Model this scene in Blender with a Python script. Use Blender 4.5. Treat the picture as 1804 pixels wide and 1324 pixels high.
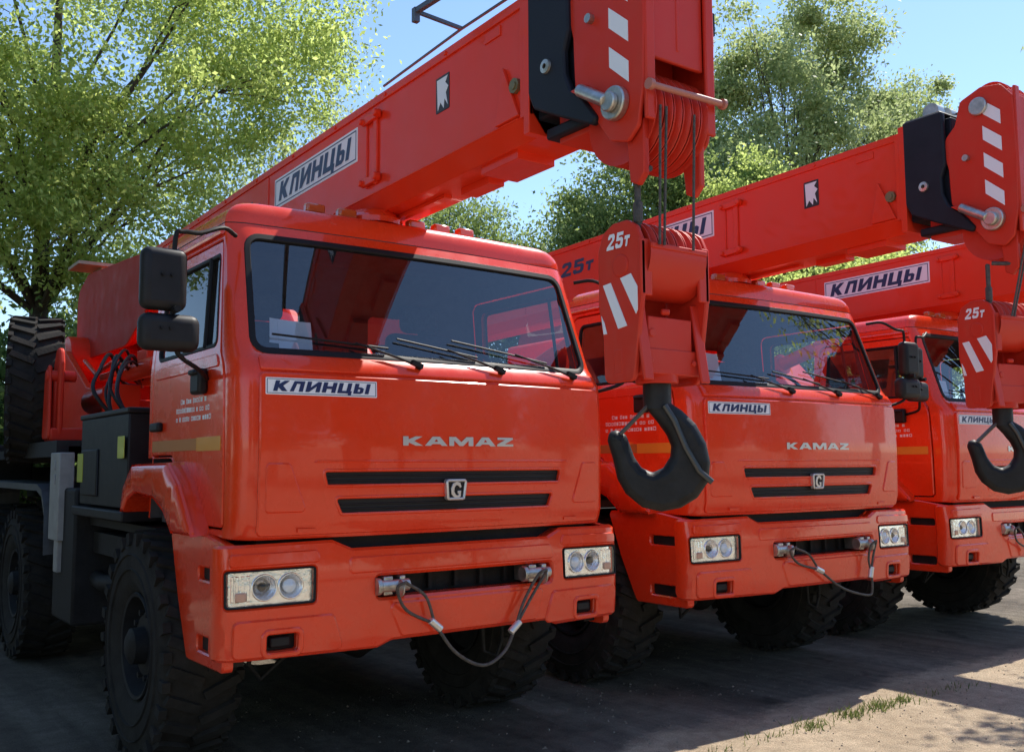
import bpy, math, random
import numpy as np
from mathutils import Vector, Matrix
from mathutils.geometry import delaunay_2d_cdt

for o in list(bpy.data.objects): bpy.data.objects.remove(o)
SC = bpy.context.scene
COL = SC.collection
R = math.radians

# ------------------------------------------------------------------ camera
cam = bpy.data.cameras.new('camera'); cam.sensor_width = 36; cam.lens = 34.0
cam.clip_start = .05; cam.clip_end = 3000
camo = bpy.data.objects.new('camera', cam); COL.objects.link(camo)
cr = Vector((0.80492524, -0.59335358, -0.00518521)); cu = Vector((-0.05033749, -0.07698806, 0.9957605)); cf = Vector((0.59123726, 0.80125175, 0.09183756))
M4 = Matrix((cr, cu, -cf)).transposed().to_4x4(); M4.translation = (-2.735, -4.273, 1.583)
camo.matrix_world = M4
SC.camera = camo
# ------------------------------------------------------------------ light
SUN = Vector((.70, .18, 1.0)).normalized()
EL = math.asin(SUN.z); AZ = math.atan2(SUN.x, SUN.y)
W = bpy.data.worlds.new('World'); SC.world = W; W.use_nodes = True
nt = W.node_tree; sky = nt.nodes.new('ShaderNodeTexSky'); sky.sky_type = 'NISHITA'; sky.sun_disc = False
sky.sun_elevation = EL; sky.sun_rotation = AZ; sky.altitude = 150; sky.air_density = 1.0; sky.dust_density = .15; sky.ozone_density = 3.5
nt.links.new(sky.outputs[0], nt.nodes['Background'].inputs[0]); nt.nodes['Background'].inputs[1].default_value = .15
sl = bpy.data.lights.new('sun', 'SUN'); sl.energy = 4.6; sl.angle = R(.5); sl.color = (1, .95, .86)
so = bpy.data.objects.new('sun', sl); COL.objects.link(so)
so.rotation_euler = (-SUN).to_track_quat('-Z', 'Y').to_euler(); so.location = (10, 6, 20)
SC.view_settings.view_transform = 'Standard'; SC.view_settings.look = 'None'; SC.view_settings.exposure = 0.62
SC.view_settings.gamma = 1
SC.cycles.max_bounces = 10; SC.cycles.transparent_max_bounces = 12

# ------------------------------------------------------------------ materials
MATS = {}
def mat(name, col, rough=.5, metal=0., spec=.5, coat=0., noise=0., nscale=8., bump=0., bscale=60., coatr=.05):
    if name in MATS: return MATS[name]
    m = bpy.data.materials.new(name); m.use_nodes = True; t = m.node_tree; b = t.nodes['Principled BSDF']
    b.inputs['Base Color'].default_value = (*col, 1); b.inputs['Roughness'].default_value = rough; b.inputs['Metallic'].default_value = metal
    b.inputs['Specular IOR Level'].default_value = spec; b.inputs['Coat Weight'].default_value = coat; b.inputs['Coat Roughness'].default_value = coatr
    tc = t.nodes.new('ShaderNodeTexCoord')
    if noise:
        n = t.nodes.new('ShaderNodeTexNoise'); n.inputs['Scale'].default_value = nscale; n.inputs['Detail'].default_value = 6; n.inputs['Roughness'].default_value = .65
        t.links.new(tc.outputs['Object'], n.inputs['Vector'])
        r = t.nodes.new('ShaderNodeValToRGB'); r.color_ramp.elements[0].position = .3; r.color_ramp.elements[1].position = .72
        r.color_ramp.elements[0].color = tuple(c*(1-noise) for c in col)+(1,); r.color_ramp.elements[1].color = tuple(min(1, c*(1+noise)+.02*noise) for c in col)+(1,)
        t.links.new(n.outputs['Fac'], r.inputs['Fac']); t.links.new(r.outputs[0], b.inputs['Base Color'])
        mr = t.nodes.new('ShaderNodeMapRange'); mr.inputs['To Min'].default_value = max(.02, rough-.1); mr.inputs['To Max'].default_value = min(1, rough+.14)
        t.links.new(n.outputs['Fac'], mr.inputs['Value']); t.links.new(mr.outputs[0], b.inputs['Roughness'])
    if bump:
        n2 = t.nodes.new('ShaderNodeTexNoise'); n2.inputs['Scale'].default_value = bscale; n2.inputs['Detail'].default_value = 4
        t.links.new(tc.outputs['Object'], n2.inputs['Vector'])
        bp = t.nodes.new('ShaderNodeBump'); bp.inputs['Strength'].default_value = bump; bp.inputs['Distance'].default_value = .01
        t.links.new(n2.outputs['Fac'], bp.inputs['Height']); t.links.new(bp.outputs[0], b.inputs['Normal'])
    MATS[name] = m; return m

def paint(name, col, rough, coat, spec, dust=.10, low=0., grain=(1, 1, 1)):
    """enamel with clear coat, faint dust film, rain streaks and splashed grime low on the body"""
    m = bpy.data.materials.new(name); m.use_nodes = True; t = m.node_tree; b = t.nodes['Principled BSDF']; L = t.links.new
    b.inputs['Specular IOR Level'].default_value = spec; b.inputs['Coat Weight'].default_value = coat; b.inputs['Coat Roughness'].default_value = .04
    tc = t.nodes.new('ShaderNodeTexCoord')
    def noise(sc, det=6, rg_=.6, scale=(1, 1, 1)):
        mp = t.nodes.new('ShaderNodeMapping'); mp.inputs['Scale'].default_value = scale; L(tc.outputs['Object'], mp.inputs[0])
        n = t.nodes.new('ShaderNodeTexNoise'); n.inputs['Scale'].default_value = sc; n.inputs['Detail'].default_value = det; n.inputs['Roughness'].default_value = rg_; L(mp.outputs[0], n.inputs['Vector']); return n.outputs['Fac']
    def rng(f, a, c, lo, hi):
        r = t.nodes.new('ShaderNodeMapRange'); r.inputs[1].default_value = a; r.inputs[2].default_value = c; r.inputs[3].default_value = lo; r.inputs[4].default_value = hi; L(f, r.inputs[0]); return r.outputs[0]
    def math_(op, a, c):
        x = t.nodes.new('ShaderNodeMath'); x.operation = op; x.use_clamp = op != 'MULTIPLY_ADD'
        for i, q in enumerate((a, c)):
            if isinstance(q, float): x.inputs[i].default_value = q
            else: L(q, x.inputs[i])
        return x.outputs[0]
    def mixc(f, a, c):
        x = t.nodes.new('ShaderNodeMix'); x.data_type = 'RGBA'; L(f, x.inputs[0])
        for i, q in ((6, a), (7, c)):
            if isinstance(q, tuple): x.inputs[i].default_value = (*q, 1)
            else: L(q, x.inputs[i])
        return x.outputs[2]
    base = mixc(noise(1.3, 5), tuple(c*.90 for c in col), tuple(min(1, c*1.08) for c in col))
    film = math_('MULTIPLY', rng(noise(3.2, 8, .7), .42, .75, 0, 1), rng(noise(26, 4, .6, (1, 1, .12)), .3, .75, .35, 1))
    d = math_('MULTIPLY', film, dust)
    if low:
        sp = t.nodes.new('ShaderNodeSeparateXYZ'); L(tc.outputs['Object'], sp.inputs[0])
        lz = rng(sp.outputs[2], .66, 1.05, 1., 0.); d = math_('ADD', d, math_('MULTIPLY', math_('MULTIPLY', lz, rng(noise(11, 8, .75), .40, .72, 0, 1)), low))
    col_ = mixc(d, base, (.30, .23, .165)); L(col_, b.inputs['Base Color'])
    L(math_('ADD', rng(noise(5, 6, .65), .3, .7, rough-.06, rough+.10), math_('MULTIPLY', d, .8)), b.inputs['Roughness'])
    bp = t.nodes.new('ShaderNodeBump'); bp.inputs['Strength'].default_value = .06; bp.inputs['Distance'].default_value = .01; L(noise(2.6, 3), bp.inputs['Height']); L(bp.outputs[0], b.inputs['Normal'])
    MATS[name] = m; return m

def glass_mat(name, tint, base_refl=.04, rough=.0):
    m = bpy.data.materials.new(name); m.use_nodes = True; t = m.node_tree; t.nodes.clear()
    out = t.nodes.new('ShaderNodeOutputMaterial'); mx = t.nodes.new('ShaderNodeMixShader')
    tr = t.nodes.new('ShaderNodeBsdfTransparent'); tr.inputs[0].default_value = (*tint, 1)
    gl = t.nodes.new('ShaderNodeBsdfGlossy'); gl.inputs['Roughness'].default_value = rough; gl.inputs[0].default_value = (1, 1, 1, 1)
    lw = t.nodes.new('ShaderNodeLayerWeight'); lw.inputs[0].default_value = .5      # Schlick reflectance, same from both sides of the pane
    pw = t.nodes.new('ShaderNodeMath'); pw.operation = 'POWER'; pw.inputs[1].default_value = 5; t.links.new(lw.outputs['Facing'], pw.inputs[0])
    ad = t.nodes.new('ShaderNodeMath'); ad.operation = 'MULTIPLY_ADD'; ad.inputs[1].default_value = .92; ad.inputs[2].default_value = .045+base_refl; ad.use_clamp = True
    t.links.new(pw.outputs[0], ad.inputs[0]); t.links.new(ad.outputs[0], mx.inputs[0])
    t.links.new(tr.outputs[0], mx.inputs[1]); t.links.new(gl.outputs[0], mx.inputs[2]); t.links.new(mx.outputs[0], out.inputs[0])
    MATS[name] = m; return m

PAINT = paint('orange_red_paint', (.84, .046, .008), .24, .65, .3, .06, .14)
BPAINT = paint('boom_red_paint', (.82, .038, .010), .38, .18, .2, .10)
HPAINT = paint('hook_red_paint', (.62, .030, .012), .45, .08, .25, .15)
BLACK = mat('black_plastic', (.010, .010, .012), .5, spec=.3, noise=.25, nscale=10)
RUBBER = mat('tyre_rubber', (.021, .019, .0165), .9, spec=.25, noise=.35, nscale=9, bump=.3, bscale=60)
SEAL = mat('rubber_seal', (.008, .008, .009), .6, spec=.3)
DARK = mat('dark_chassis_metal', (.012, .012, .013), .65, spec=.3, noise=.4, nscale=7, bump=.2)
HOOKM = mat('blackened_hook_steel', (.010, .010, .0105), .5, spec=.3, noise=.4, nscale=12, bump=.25, bscale=40)
GREY = mat('grey_painted_metal', (.30, .30, .29), .55, noise=.2, nscale=8)
RAILM = mat('blue_grey_rail', (.10, .13, .17), .5, metal=.3)
STEEL = mat('worn_steel', (.52, .50, .46), .35, metal=.9, noise=.3, nscale=20)
CHROME = mat('chrome', (.85, .85, .86), .12, metal=1.)
ROPE = mat('steel_rope', (.11, .10, .09), .55, metal=.6, noise=.4, nscale=60, bump=.6, bscale=220)
WHITE = mat('white_decal', (.84, .86, .90), .45)
BLUE = mat('blue_lettering', (.010, .022, .10), .4)
SILVER = mat('silver_letter', (.60, .57, .55), .35, metal=.6)
YELLOW = mat('bright_amber', (.72, .30, .03), .3, coat=.5)
LIME = mat('lime_reflector', (.50, .56, .10), .35, coat=.4)
AMBER = mat('amber_lamp', (.55, .10, .02), .15, coat=.8)
PAPER = mat('paper', (.88, .88, .88), .8)
CABIN = mat('cabin_grey_trim', (.06, .065, .075), .85, noise=.3, nscale=10)
SEATM = mat('seat_fabric', (.05, .055, .07), .95, noise=.3, nscale=30)
BRASS = mat('brass_cap', (.22, .18, .09), .45, metal=.5)
GLASS = glass_mat('windscreen_glass', (.70, .76, .82), .075)
SGLASS = glass_mat('side_glass', (.80, .86, .88), .02)
LENS = glass_mat('lamp_lens', (.96, .97, .98), .02)
BOWL = mat('lamp_reflector', (.92, .92, .92), .22, metal=1., bump=.4, bscale=120)
LAMPB = mat('lamp_silver_housing', (.93, .93, .93), .20, metal=.95, noise=.12, nscale=30, bump=.35, bscale=28)

# ------------------------------------------------------------------ mesh helpers
class MB:
    def __init__(s): s.v = []; s.f = []; s.m = []; s.mi = 0
    def add(s, vs, fs):
        b = len(s.v); s.v += [tuple(p) for p in vs]; s.f += [[i+b for i in f] for f in fs]; s.m += [s.mi]*len(fs); return s
    def box(s, c, d, rot=None):
        vs = []
        for z in (-.5, .5):
            for x, y in ((-.5, -.5), (.5, -.5), (.5, .5), (-.5, .5)):
                p = Vector((x*d[0], y*d[1], z*d[2]))
                if rot is not None: p = rot @ p
                vs.append(Vector(c)+p)
        return s.add(vs, [[3, 2, 1, 0], [4, 5, 6, 7], [0, 1, 5, 4], [1, 2, 6, 5], [2, 3, 7, 6], [3, 0, 4, 7]])
    def lathe(s, prof, o, ax, n=32, closed=False, caps=True):
        ax = Vector(ax).normalized(); a = ax.orthogonal().normalized(); b = ax.cross(a); o = Vector(o); vs = []; fs = []
        k = len(prof)
        for i in range(n):
            t = 2*math.pi*i/n; d = a*math.cos(t)+b*math.sin(t)
            for r, h in prof: vs.append(o+d*r+ax*h)
        for i in range(n):
            j = (i+1) % n
            for q in range(k if closed else k-1):
                q2 = (q+1) % k
                fs.append([i*k+q, j*k+q, j*k+q2, i*k+q2])
        if not closed and caps:
            if prof[0][0] > 1e-4: fs.append([i*k for i in range(n)][::-1])
            if prof[-1][0] > 1e-4: fs.append([i*k+k-1 for i in range(n)])
        return s.add(vs, fs)
    def cyl(s, p0, p1, r0, r1=None, n=20):
        p0 = Vector(p0); p1 = Vector(p1); L = (p1-p0).length
        return s.lathe([(r0, 0), (r0 if r1 is None else r1, L)], p0, p1-p0, n)
    def tube(s, pts, r, n=8):
        pts = [Vector(p) for p in pts]; k = len(pts); rs = r if isinstance(r, (list, tuple)) else [r]*k
        vs = []; fs = []; up = None
        for i, p in enumerate(pts):
            t = (pts[min(i+1, k-1)]-pts[max(i-1, 0)]).normalized()
            if up is None: up = t.orthogonal().normalized()
            up = (up - t*up.dot(t)).normalized(); b = t.cross(up)
            for j in range(n):
                a = 2*math.pi*j/n; vs.append(p+(up*math.cos(a)+b*math.sin(a))*rs[i])
        for i in range(k-1):
            for j in range(n):
                j2 = (j+1) % n; fs.append([i*n+j, i*n+j2, (i+1)*n+j2, (i+1)*n+j])
        fs.append(list(range(n))[::-1]); fs.append([(k-1)*n+j for j in range(n)])
        return s.add(vs, fs)
    def prism(s, poly, o, ex, ey, depth):
        o = Vector(o); ex = Vector(ex); ey = Vector(ey); n = ex.cross(ey).normalized(); k = len(poly)
        if area(poly) < 0: poly = poly[::-1]
        vs = [o+ex*a+ey*b for a, b in poly]+[o+ex*a+ey*b-n*depth for a, b in poly]
        fs = [list(range(k)), list(range(k, 2*k))[::-1]]+[[i, k+i, k+(i+1) % k, (i+1) % k] for i in range(k)]
        return s.add(vs, fs)
    def build(s, name, mats, parent=None, bevel=0., ang=35, loc=None, seg=2):
        me = bpy.data.meshes.new(name); me.from_pydata(s.v, [], s.f); me.update()
        for m in (mats if isinstance(mats, (list, tuple)) else [mats]): me.materials.append(m)
        me.polygons.foreach_set('material_index', s.m)
        me.polygons.foreach_set('use_smooth', [True]*len(s.f))
        me.set_sharp_from_angle(angle=R(ang))
        o = bpy.data.objects.new(name, me); COL.objects.link(o)
        if parent: o.parent = parent
        if loc: o.location = loc
        if bevel:
            b = o.modifiers.new('bevel', 'BEVEL'); b.width = bevel; b.segments = seg; b.limit_method = 'ANGLE'; b.angle_limit = R(40); b.harden_normals = False
        return o

def area(p): return .5*sum(p[i][0]*p[(i+1) % len(p)][1]-p[(i+1) % len(p)][0]*p[i][1] for i in range(len(p)))
def rpoly(pts, r, n=5):
    out = []; k = len(pts)
    for i in range(k):
        p = Vector(pts[i]); a = Vector(pts[i-1]); b = Vector(pts[(i+1) % k]); rr = r[i] if isinstance(r, (list, tuple)) else r
        d1 = (a-p); d2 = (b-p); l1 = d1.length; l2 = d2.length; d1.normalize(); d2.normalize()
        ca = max(-1, min(1, d1.dot(d2))); th = math.acos(ca)
        if rr <= 0 or th > 3.1: out.append(tuple(p)); continue
        t = min(rr/math.tan(th/2), .48*l1, .48*l2); re = t*math.tan(th/2)
        c = p+(d1+d2).normalized()*(re/math.sin(th/2)); s0 = p+d1*t-c; s1 = p+d2*t-c
        a0 = math.atan2(s0.y, s0.x); da = math.atan2(s1.y, s1.x)-a0
        while da > math.pi: da -= 2*math.pi
        while da < -math.pi: da += 2*math.pi
        for q in range(n+1): out.append((c.x+re*math.cos(a0+da*q/n), c.y+re*math.sin(a0+da*q/n)))
    return out
def inset(poly, d):
    k = len(poly); sg = 1 if area(poly) > 0 else -1; out = []
    for i in range(k):
        a = Vector(poly[i-1]); p = Vector(poly[i]); b = Vector(poly[(i+1) % k])
        e1 = (p-a); e2 = (b-p)
        if e1.length < 1e-9 or e2.length < 1e-9: out.append(tuple(p)); continue
        e1.normalize(); e2.normalize(); n1 = Vector((-e1.y, e1.x))*sg; n2 = Vector((-e2.y, e2.x))*sg
        m = n1+n2; l = m.length
        if l < 1e-6: out.append(tuple(p)); continue
        m /= l; c = max(.4, m.dot(n1)); out.append(tuple(p+m*(d/c)))
    return out
def resample(poly, h):
    out = []
    for i in range(len(poly)):
        a = Vector(poly[i]); b = Vector(poly[(i+1) % len(poly)]); n = max(1, math.ceil((b-a).length/h))
        for q in range(n): out.append(tuple(a+(b-a)*(q/n)))
    return out
def inside(P, poly):
    P = np.asarray(P); x = P[:, 0]; y = P[:, 1]; r = np.zeros(len(P), bool); q = np.array(poly); j = len(q)-1
    for i in range(len(q)):
        xi, yi = q[i]; xj, yj = q[j]
        c = ((yi > y) != (yj > y)) & (x < (xj-xi)*(y-yi)/(yj-yi+1e-15)+xi); r ^= c; j = i
    return r
def mirror(poly): return [(-a, b) for a, b in poly][::-1]
def triang(loops, h):
    """constrained triangulation of loops[0] minus the other loops with inner grid points"""
    pts = []; edges = []
    for l in loops:
        b = len(pts); pts += list(l); edges += [(b+i, b+(i+1) % len(l)) for i in range(len(l))]
    nb = len(pts); q = np.array(loops[0]); lo = q.min(0); hi = q.max(0)
    if h:
        gx = np.arange(lo[0]+h*.5, hi[0], h); gy = np.arange(lo[1]+h*.5, hi[1], h)
        if len(gx) and len(gy):
            g = np.array([(a, b) for a in gx for b in gy]); ok = inside(g, loops[0])
            for l in loops[1:]: ok &= ~inside(g, l)
            bp = np.array(pts); g = g[ok]
            if len(g):
                dmin = np.sqrt(((g[:, None, :]-bp[None])**2).sum(2)).min(1); g = g[dmin > h*.45]; pts += [tuple(p) for p in g]
    vo, eo, fo, ov, oe, of = delaunay_2d_cdt([Vector(p) for p in pts], edges, [], 0, 1e-7)
    vo = [tuple(p) for p in vo]; cen = np.array([np.mean([vo[i] for i in f], 0) for f in fo]); ok = inside(cen, loops[0])
    for l in loops[1:]: ok &= ~inside(cen, l)
    fs = []
    for f, k in zip(fo, ok):
        if k:
            f = list(f)
            if area([vo[i] for i in f]) < 0: f = f[::-1]
            fs.append(f)
    idx = [min([q for q in ol if q < nb], default=-1) for ol in ov]
    return vo, fs, idx
def surf_n(S, u, v, e=1e-3):
    p = S(u, v); a = S(u+e, v)-S(u-e, v); b = S(u, v+e)-S(u, v-e); return p, a.cross(b).normalized()
def patch(mb, S, outer, holes=(), off=0., depth=.01, bev=.004, h=.06, inner=False, imat=None):
    """sheet of metal with thickness laid on surface S(u,v), rounded edge, cut-outs"""
    outer = list(outer); outer = outer if area(outer) > 0 else outer[::-1]
    loops = [resample(outer, h)]+[resample((p if area(p) < 0 else p[::-1]), h) for p in holes]
    tops = [inset(loops[0], bev)]+[inset(l, -bev) for l in loops[1:]]
    vo, fs, idx = triang(tops, h)
    flat = [p for l in loops for p in l]
    vs = []; N = len(vo)
    for p in vo: q, n = surf_n(S, *p); vs.append(q+n*off)
    r1 = []; r2 = []
    for p in flat:
        q, n = surf_n(S, *p); r1.append(q+n*(off-bev)); r2.append(q+n*(off-depth))
    nf = len(flat); vs += r1+r2
    topi = {}
    for i, k in enumerate(idx):
        if k >= 0: topi[k] = i
    fc = list(fs); b = 0
    for l in loops:
        k = len(l)
        for i in range(k):
            j = (i+1) % k; a0 = topi.get(b+i); a1 = topi.get(b+j)
            if a0 is None or a1 is None: continue
            fc.append([a0, N+b+i, N+b+j, a1])
            fc.append([N+b+i, N+nf+b+i, N+nf+b+j, N+b+j])
        b += k
    mb.add(vs, fc)
    if inner:
        iv = []
        for i, p in enumerate(vo):
            if idx[i] >= 0: iv.append(r2[idx[i]])
            else: q, n = surf_n(S, *p); iv.append(q+n*(off-depth))
        m0 = mb.mi
        if imat is not None: mb.mi = imat
        mb.add(iv, [f[::-1] for f in fs]); mb.mi = m0
def ring_loop(S, poly, off, h=.05):
    return [(lambda q: q[0]+q[1]*off)(surf_n(S, *p)) for p in resample(poly, h)]

GLY = {
 'К': (1.05, [[(0, 0), (.30, 0), (.30, .36), (.62, 0), (1, 0), (.60, .52), (.98, 1), (.62, 1), (.30, .66), (.30, 1), (0, 1)]]),
 'Л': (1.0, [[(0, 0), (.30, 0), (.40, .74), (.66, .74), (.66, 0), (.97, 0), (.97, 1), (.16, 1)]]),
 'И': (1.08, [[(0, 0), (.26, 0), (.70, .56), (.70, 0), (1, 0), (1, 1), (.74, 1), (.30, .44), (.30, 1), (0, 1)]]),
 'Н': (1.05, [[(0, 0), (.31, 0), (.31, .37), (.69, .37), (.69, 0), (1, 0), (1, 1), (.69, 1), (.69, .63), (.31, .63), (.31, 1), (0, 1)]]),
 'Ц': (1.1, [[(0, 0), (.78, 0), (.78, -.2), (1.02, -.2), (1.02, .24), (.92, .24), (.92, 1), (.62, 1), (.62, .24), (.30, .24), (.30, 1), (0, 1)]]),
 'Ы': (1.25, [[(0, 0), (.47, 0), (.62, .12), (.62, .52), (.47, .64), (.26, .64), (.26, 1), (0, 1)], [(.26, .2), (.40, .2), (.40, .44), (.26, .44)]], [[(.75, 0), (1.0, 0), (1.0, 1), (.75, 1)]]),
 'K': (1.1, [[(0, 0), (.27, 0), (.27, .34), (.62, 0), (1, 0), (.54, .5), (.98, 1), (.62, 1), (.27, .66), (.27, 1), (0, 1)]]),
 'A': (1.3, [[(0, 0), (.25, 0), (.34, .2), (.66, .2), (.75, 0), (1, 0), (.66, 1), (.34, 1)], [(.42, .42), (.58, .42), (.52, .68), (.48, .68)]]),
 'M': (1.45, [[(0, 0), (.20, 0), (.20, .58), (.42, 0), (.58, 0), (.80, .58), (.80, 0), (1, 0), (1, 1), (.72, 1), (.5, .42), (.28, 1), (0, 1)]]),
 'Z': (1.05, [[(0, 0), (1, 0), (1, .26), (.46, .26), (.98, .78), (.98, 1), (.02, 1), (.02, .74), (.50, .74), (0, .22)]]),
 '2': (.85, [[(0, 0), (1, 0), (1, .22), (.45, .22), (.95, .60), (.95, .85), (.8, 1), (.2, 1), (.04, .86), (.04, .68), (.34, .68), (.38, .78), (.62, .78), (.64, .64), (0, .2)]]),
 '5': (.85, [[(0, .14), (.16, 0), (.8, 0), (1, .16), (1, .52), (.82, .66), (.36, .66), (.36, .78), (.94, .78), (.94, 1), (.06, 1), (.06, .46), (.62, .46), (.68, .42), (.68, .26), (.62, .22), (.34, .22), (.3, .32), (0, .32)]]),
 'т': (.6, [[(.33, 0), (.67, 0), (.67, .46), (1, .46), (1, .68), (0, .68), (0, .46), (.33, .46)]])}
def put_text(mb, S, txt, u0, v0, w, hgt, off, shear=0., gap=.16):
    """letters drawn as flat block shapes laid on the surface"""
    adv = sum(GLY[c][0] for c in txt)+gap*(len(txt)-1); k = (w-hgt*shear)/adv; x = u0
    for c in txt:
        g = GLY[c]; gw = g[0]*k
        for loops in g[1:]:
            lp = [[(x+a*gw+b*hgt*shear, v0+b*hgt) for a, b in l] for l in loops]
            lp[0] = lp[0] if area(lp[0]) > 0 else lp[0][::-1]
            vo, fs, _ = triang(lp, None)
            mb.add([(lambda q: q[0]+q[1]*off)(surf_n(S, *p)) for p in vo], fs)
        x += gw+gap*k
def plane(o, ex, ey):
    o = Vector(o); ex = Vector(ex); ey = Vector(ey)
    return lambda u, v: o+ex*u+ey*v
SX = lambda x: plane((x, 0, 0), (0, -1, 0), (0, 0, 1))     # plane seen from -x : u=-y, v=z, outward -x
SXP = lambda x: plane((x, 0, 0), (0, 1, 0), (0, 0, 1))     # outward +x
SF = lambda y: plane((0, y, 0), (1, 0, 0), (0, 0, 1))      # outward -y

def empty(name, loc=(0, 0, 0), rz=0., size=.5):
    o = bpy.data.objects.new(name, None); COL.objects.link(o); o.location = loc; o.rotation_euler = (0, 0, rz); o.empty_display_size = size; return o
def tag(o, label=None, cat=None, group=None, kind=None):
    if label: o['label'] = label
    if cat: o['category'] = cat
    if group: o['group'] = group
    if kind: o['kind'] = kind
    return o
def copy_tree(o, parent=None):
    c = o.copy(); COL.objects.link(c)
    if parent: c.parent = parent
    for ch in [q for q in bpy.data.objects if q.parent == o]: copy_tree(ch, c)
    return c
def smooth(pts, k=7):
    """catmull-rom curve through the points"""
    pts = [Vector(q) for q in pts]; out = []; pp = [2*pts[0]-pts[1]]+pts+[2*pts[-1]-pts[-2]]
    for i in range(1, len(pp)-2):
        for t in np.linspace(0, 1, k, endpoint=False):
            a, b, c, d = pp[i-1:i+3]; out.append(.5*((2*b)+(c-a)*t+(2*a-5*b+4*c-d)*t*t+(3*b-a-3*c+d)*t**3))
    return out+[pts[-1]]
def lerp(xs, ys, x): return float(np.interp(x, xs, ys))

# ------------------------------------------------------------------ the truck crane
W0 = 1.13; RC = .12; BOW = .05; L1 = W0-RC; L2 = RC*math.pi/2; Y1 = BOW*L1*L1
FZ = ([1.18, 1.24, 1.32, 1.70, 2.02, 2.06, 2.10, 2.13, 2.73, 2.82], [.05, -.01, -.045, -.055, -.042, -.03, .01, .045, .265, .31])
WZ = ([1.2, 2.1, 2.82], [1.13, 1.13, 1.07])
def SC_(u, z):
    a = abs(u); s = 1 if u >= 0 else -1
    if a <= L1: x = a; y = BOW*a*a
    elif a <= L1+L2: t = (a-L1)/RC; x = L1+RC*math.sin(t); y = Y1+RC*(1-math.cos(t))
    else: x = W0; y = Y1+RC+(a-L1-L2)
    t = min(1, max(0, y/.5)); fade = 1-t*t*(3-2*t)
    return Vector((s*x*lerp(*WZ, z)/W0, y+lerp(*FZ, z)*fade, z))
UY = lambda y: y+L1+L2-Y1-RC      # u of a point on the cab side at depth y
UR = UY(1.38)

def make_wheel(parent, x, y, side):
    w = empty('wheel', (x, y, .62)); w.parent = parent
    m = MB()
    hw = .205
    prof = [(.275, -.15), (.30, -.175), (.36, -.198), (.45, -.208), (.53, -.200), (.575, -.185), (.592, -.16), (.598, 0), (.592, .16), (.575, .185), (.53, .200), (.45, .208), (.36, .198), (.30, .175), (.275, .15)]
    m.lathe(prof, (0, 0, 0), (1, 0, 0), 48, closed=True)
    n = 26
    for i in range(n):
        for sd in (-1, 1):
            a = 2*math.pi*(i+(.5 if sd > 0 else 0))/n
            Rm = Matrix.Rotation(a, 3, 'X')
            rot = Rm @ Matrix.Rotation(sd*R(24), 3, 'Z')
            m.box(Rm @ Vector((sd*.095, 0, .606)), (.19, .048, .027), rot)
            m.box(Rm @ Vector((sd*.188, sd*.045, .572)), (.040, .052, .066), Rm)
    for rr in (.41, .49):
        for sd in (-1, 1): m.lathe([(rr-.006, .206*sd-.004*sd), (rr, .213*sd), (rr+.006, .206*sd-.004*sd)], (0, 0, 0), (1, 0, 0), 40, caps=False)
    m.build('tyre', RUBBER, w, ang=40)
    m = MB(); s = side
    m.lathe([(.285, s*.17), (.28, s*.18), (.262, s*.175), (.255, s*.12), (.235, s*.06), (.19, s*.075), (.16, s*.13), (.10, s*.135), (.095, s*.20), (.06, s*.22), (.0, s*.222)], (0, 0, 0), (1, 0, 0), 40, caps=False)
    m.lathe([(.285, -s*.17), (.262, -s*.175), (.25, -s*.10), (.10, -s*.02), (.0, -s*.02)], (0, 0, 0), (1, 0, 0), 40, caps=False)
    for i in range(10):
        a = 2*math.pi*i/10; p = Vector((s*.105, math.cos(a)*.175, math.sin(a)*.175)); m.cyl(p-Vector((s*.03, 0, 0)), p+Vector((s*.04, 0, 0)), .017, n=6)
    for i in range(10):
        a = 2*math.pi*(i+.5)/10; p = Vector((s*.066, math.cos(a)*.215, math.sin(a)*.215)); m.box(p, (.03, .03, .05), Matrix.Rotation(a, 3, 'X'))
    m.build('rim', DARK, w)
    return w

def add_sticker(parent, S, u0, v0, w, h, off, name='maker_sticker'):
    m = MB(); patch(m, S, rpoly([(u0, v0), (u0+w, v0), (u0+w, v0+h), (u0, v0+h)], .004, 2), off=off+.003, depth=.003, bev=.0008, h=.12)
    m.mi = 1
    k = h*.07; t = h*.035      # thin blue frame line
    patch(m, S, [(u0+k, v0+k), (u0+w-k, v0+k), (u0+w-k, v0+h-k), (u0+k, v0+h-k)], [[(u0+k+t, v0+k+t), (u0+w-k-t, v0+k+t), (u0+w-k-t, v0+h-k-t), (u0+k+t, v0+h-k-t)]], off=off+.0042, depth=.001, bev=.0002, h=.12)
    put_text(m, S, 'КЛИНЦЫ', u0+w*.06, v0+h*.20, w*.88, h*.62, off+.0050, .28)
    return m.build(name, [WHITE, BLUE], parent)

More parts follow.
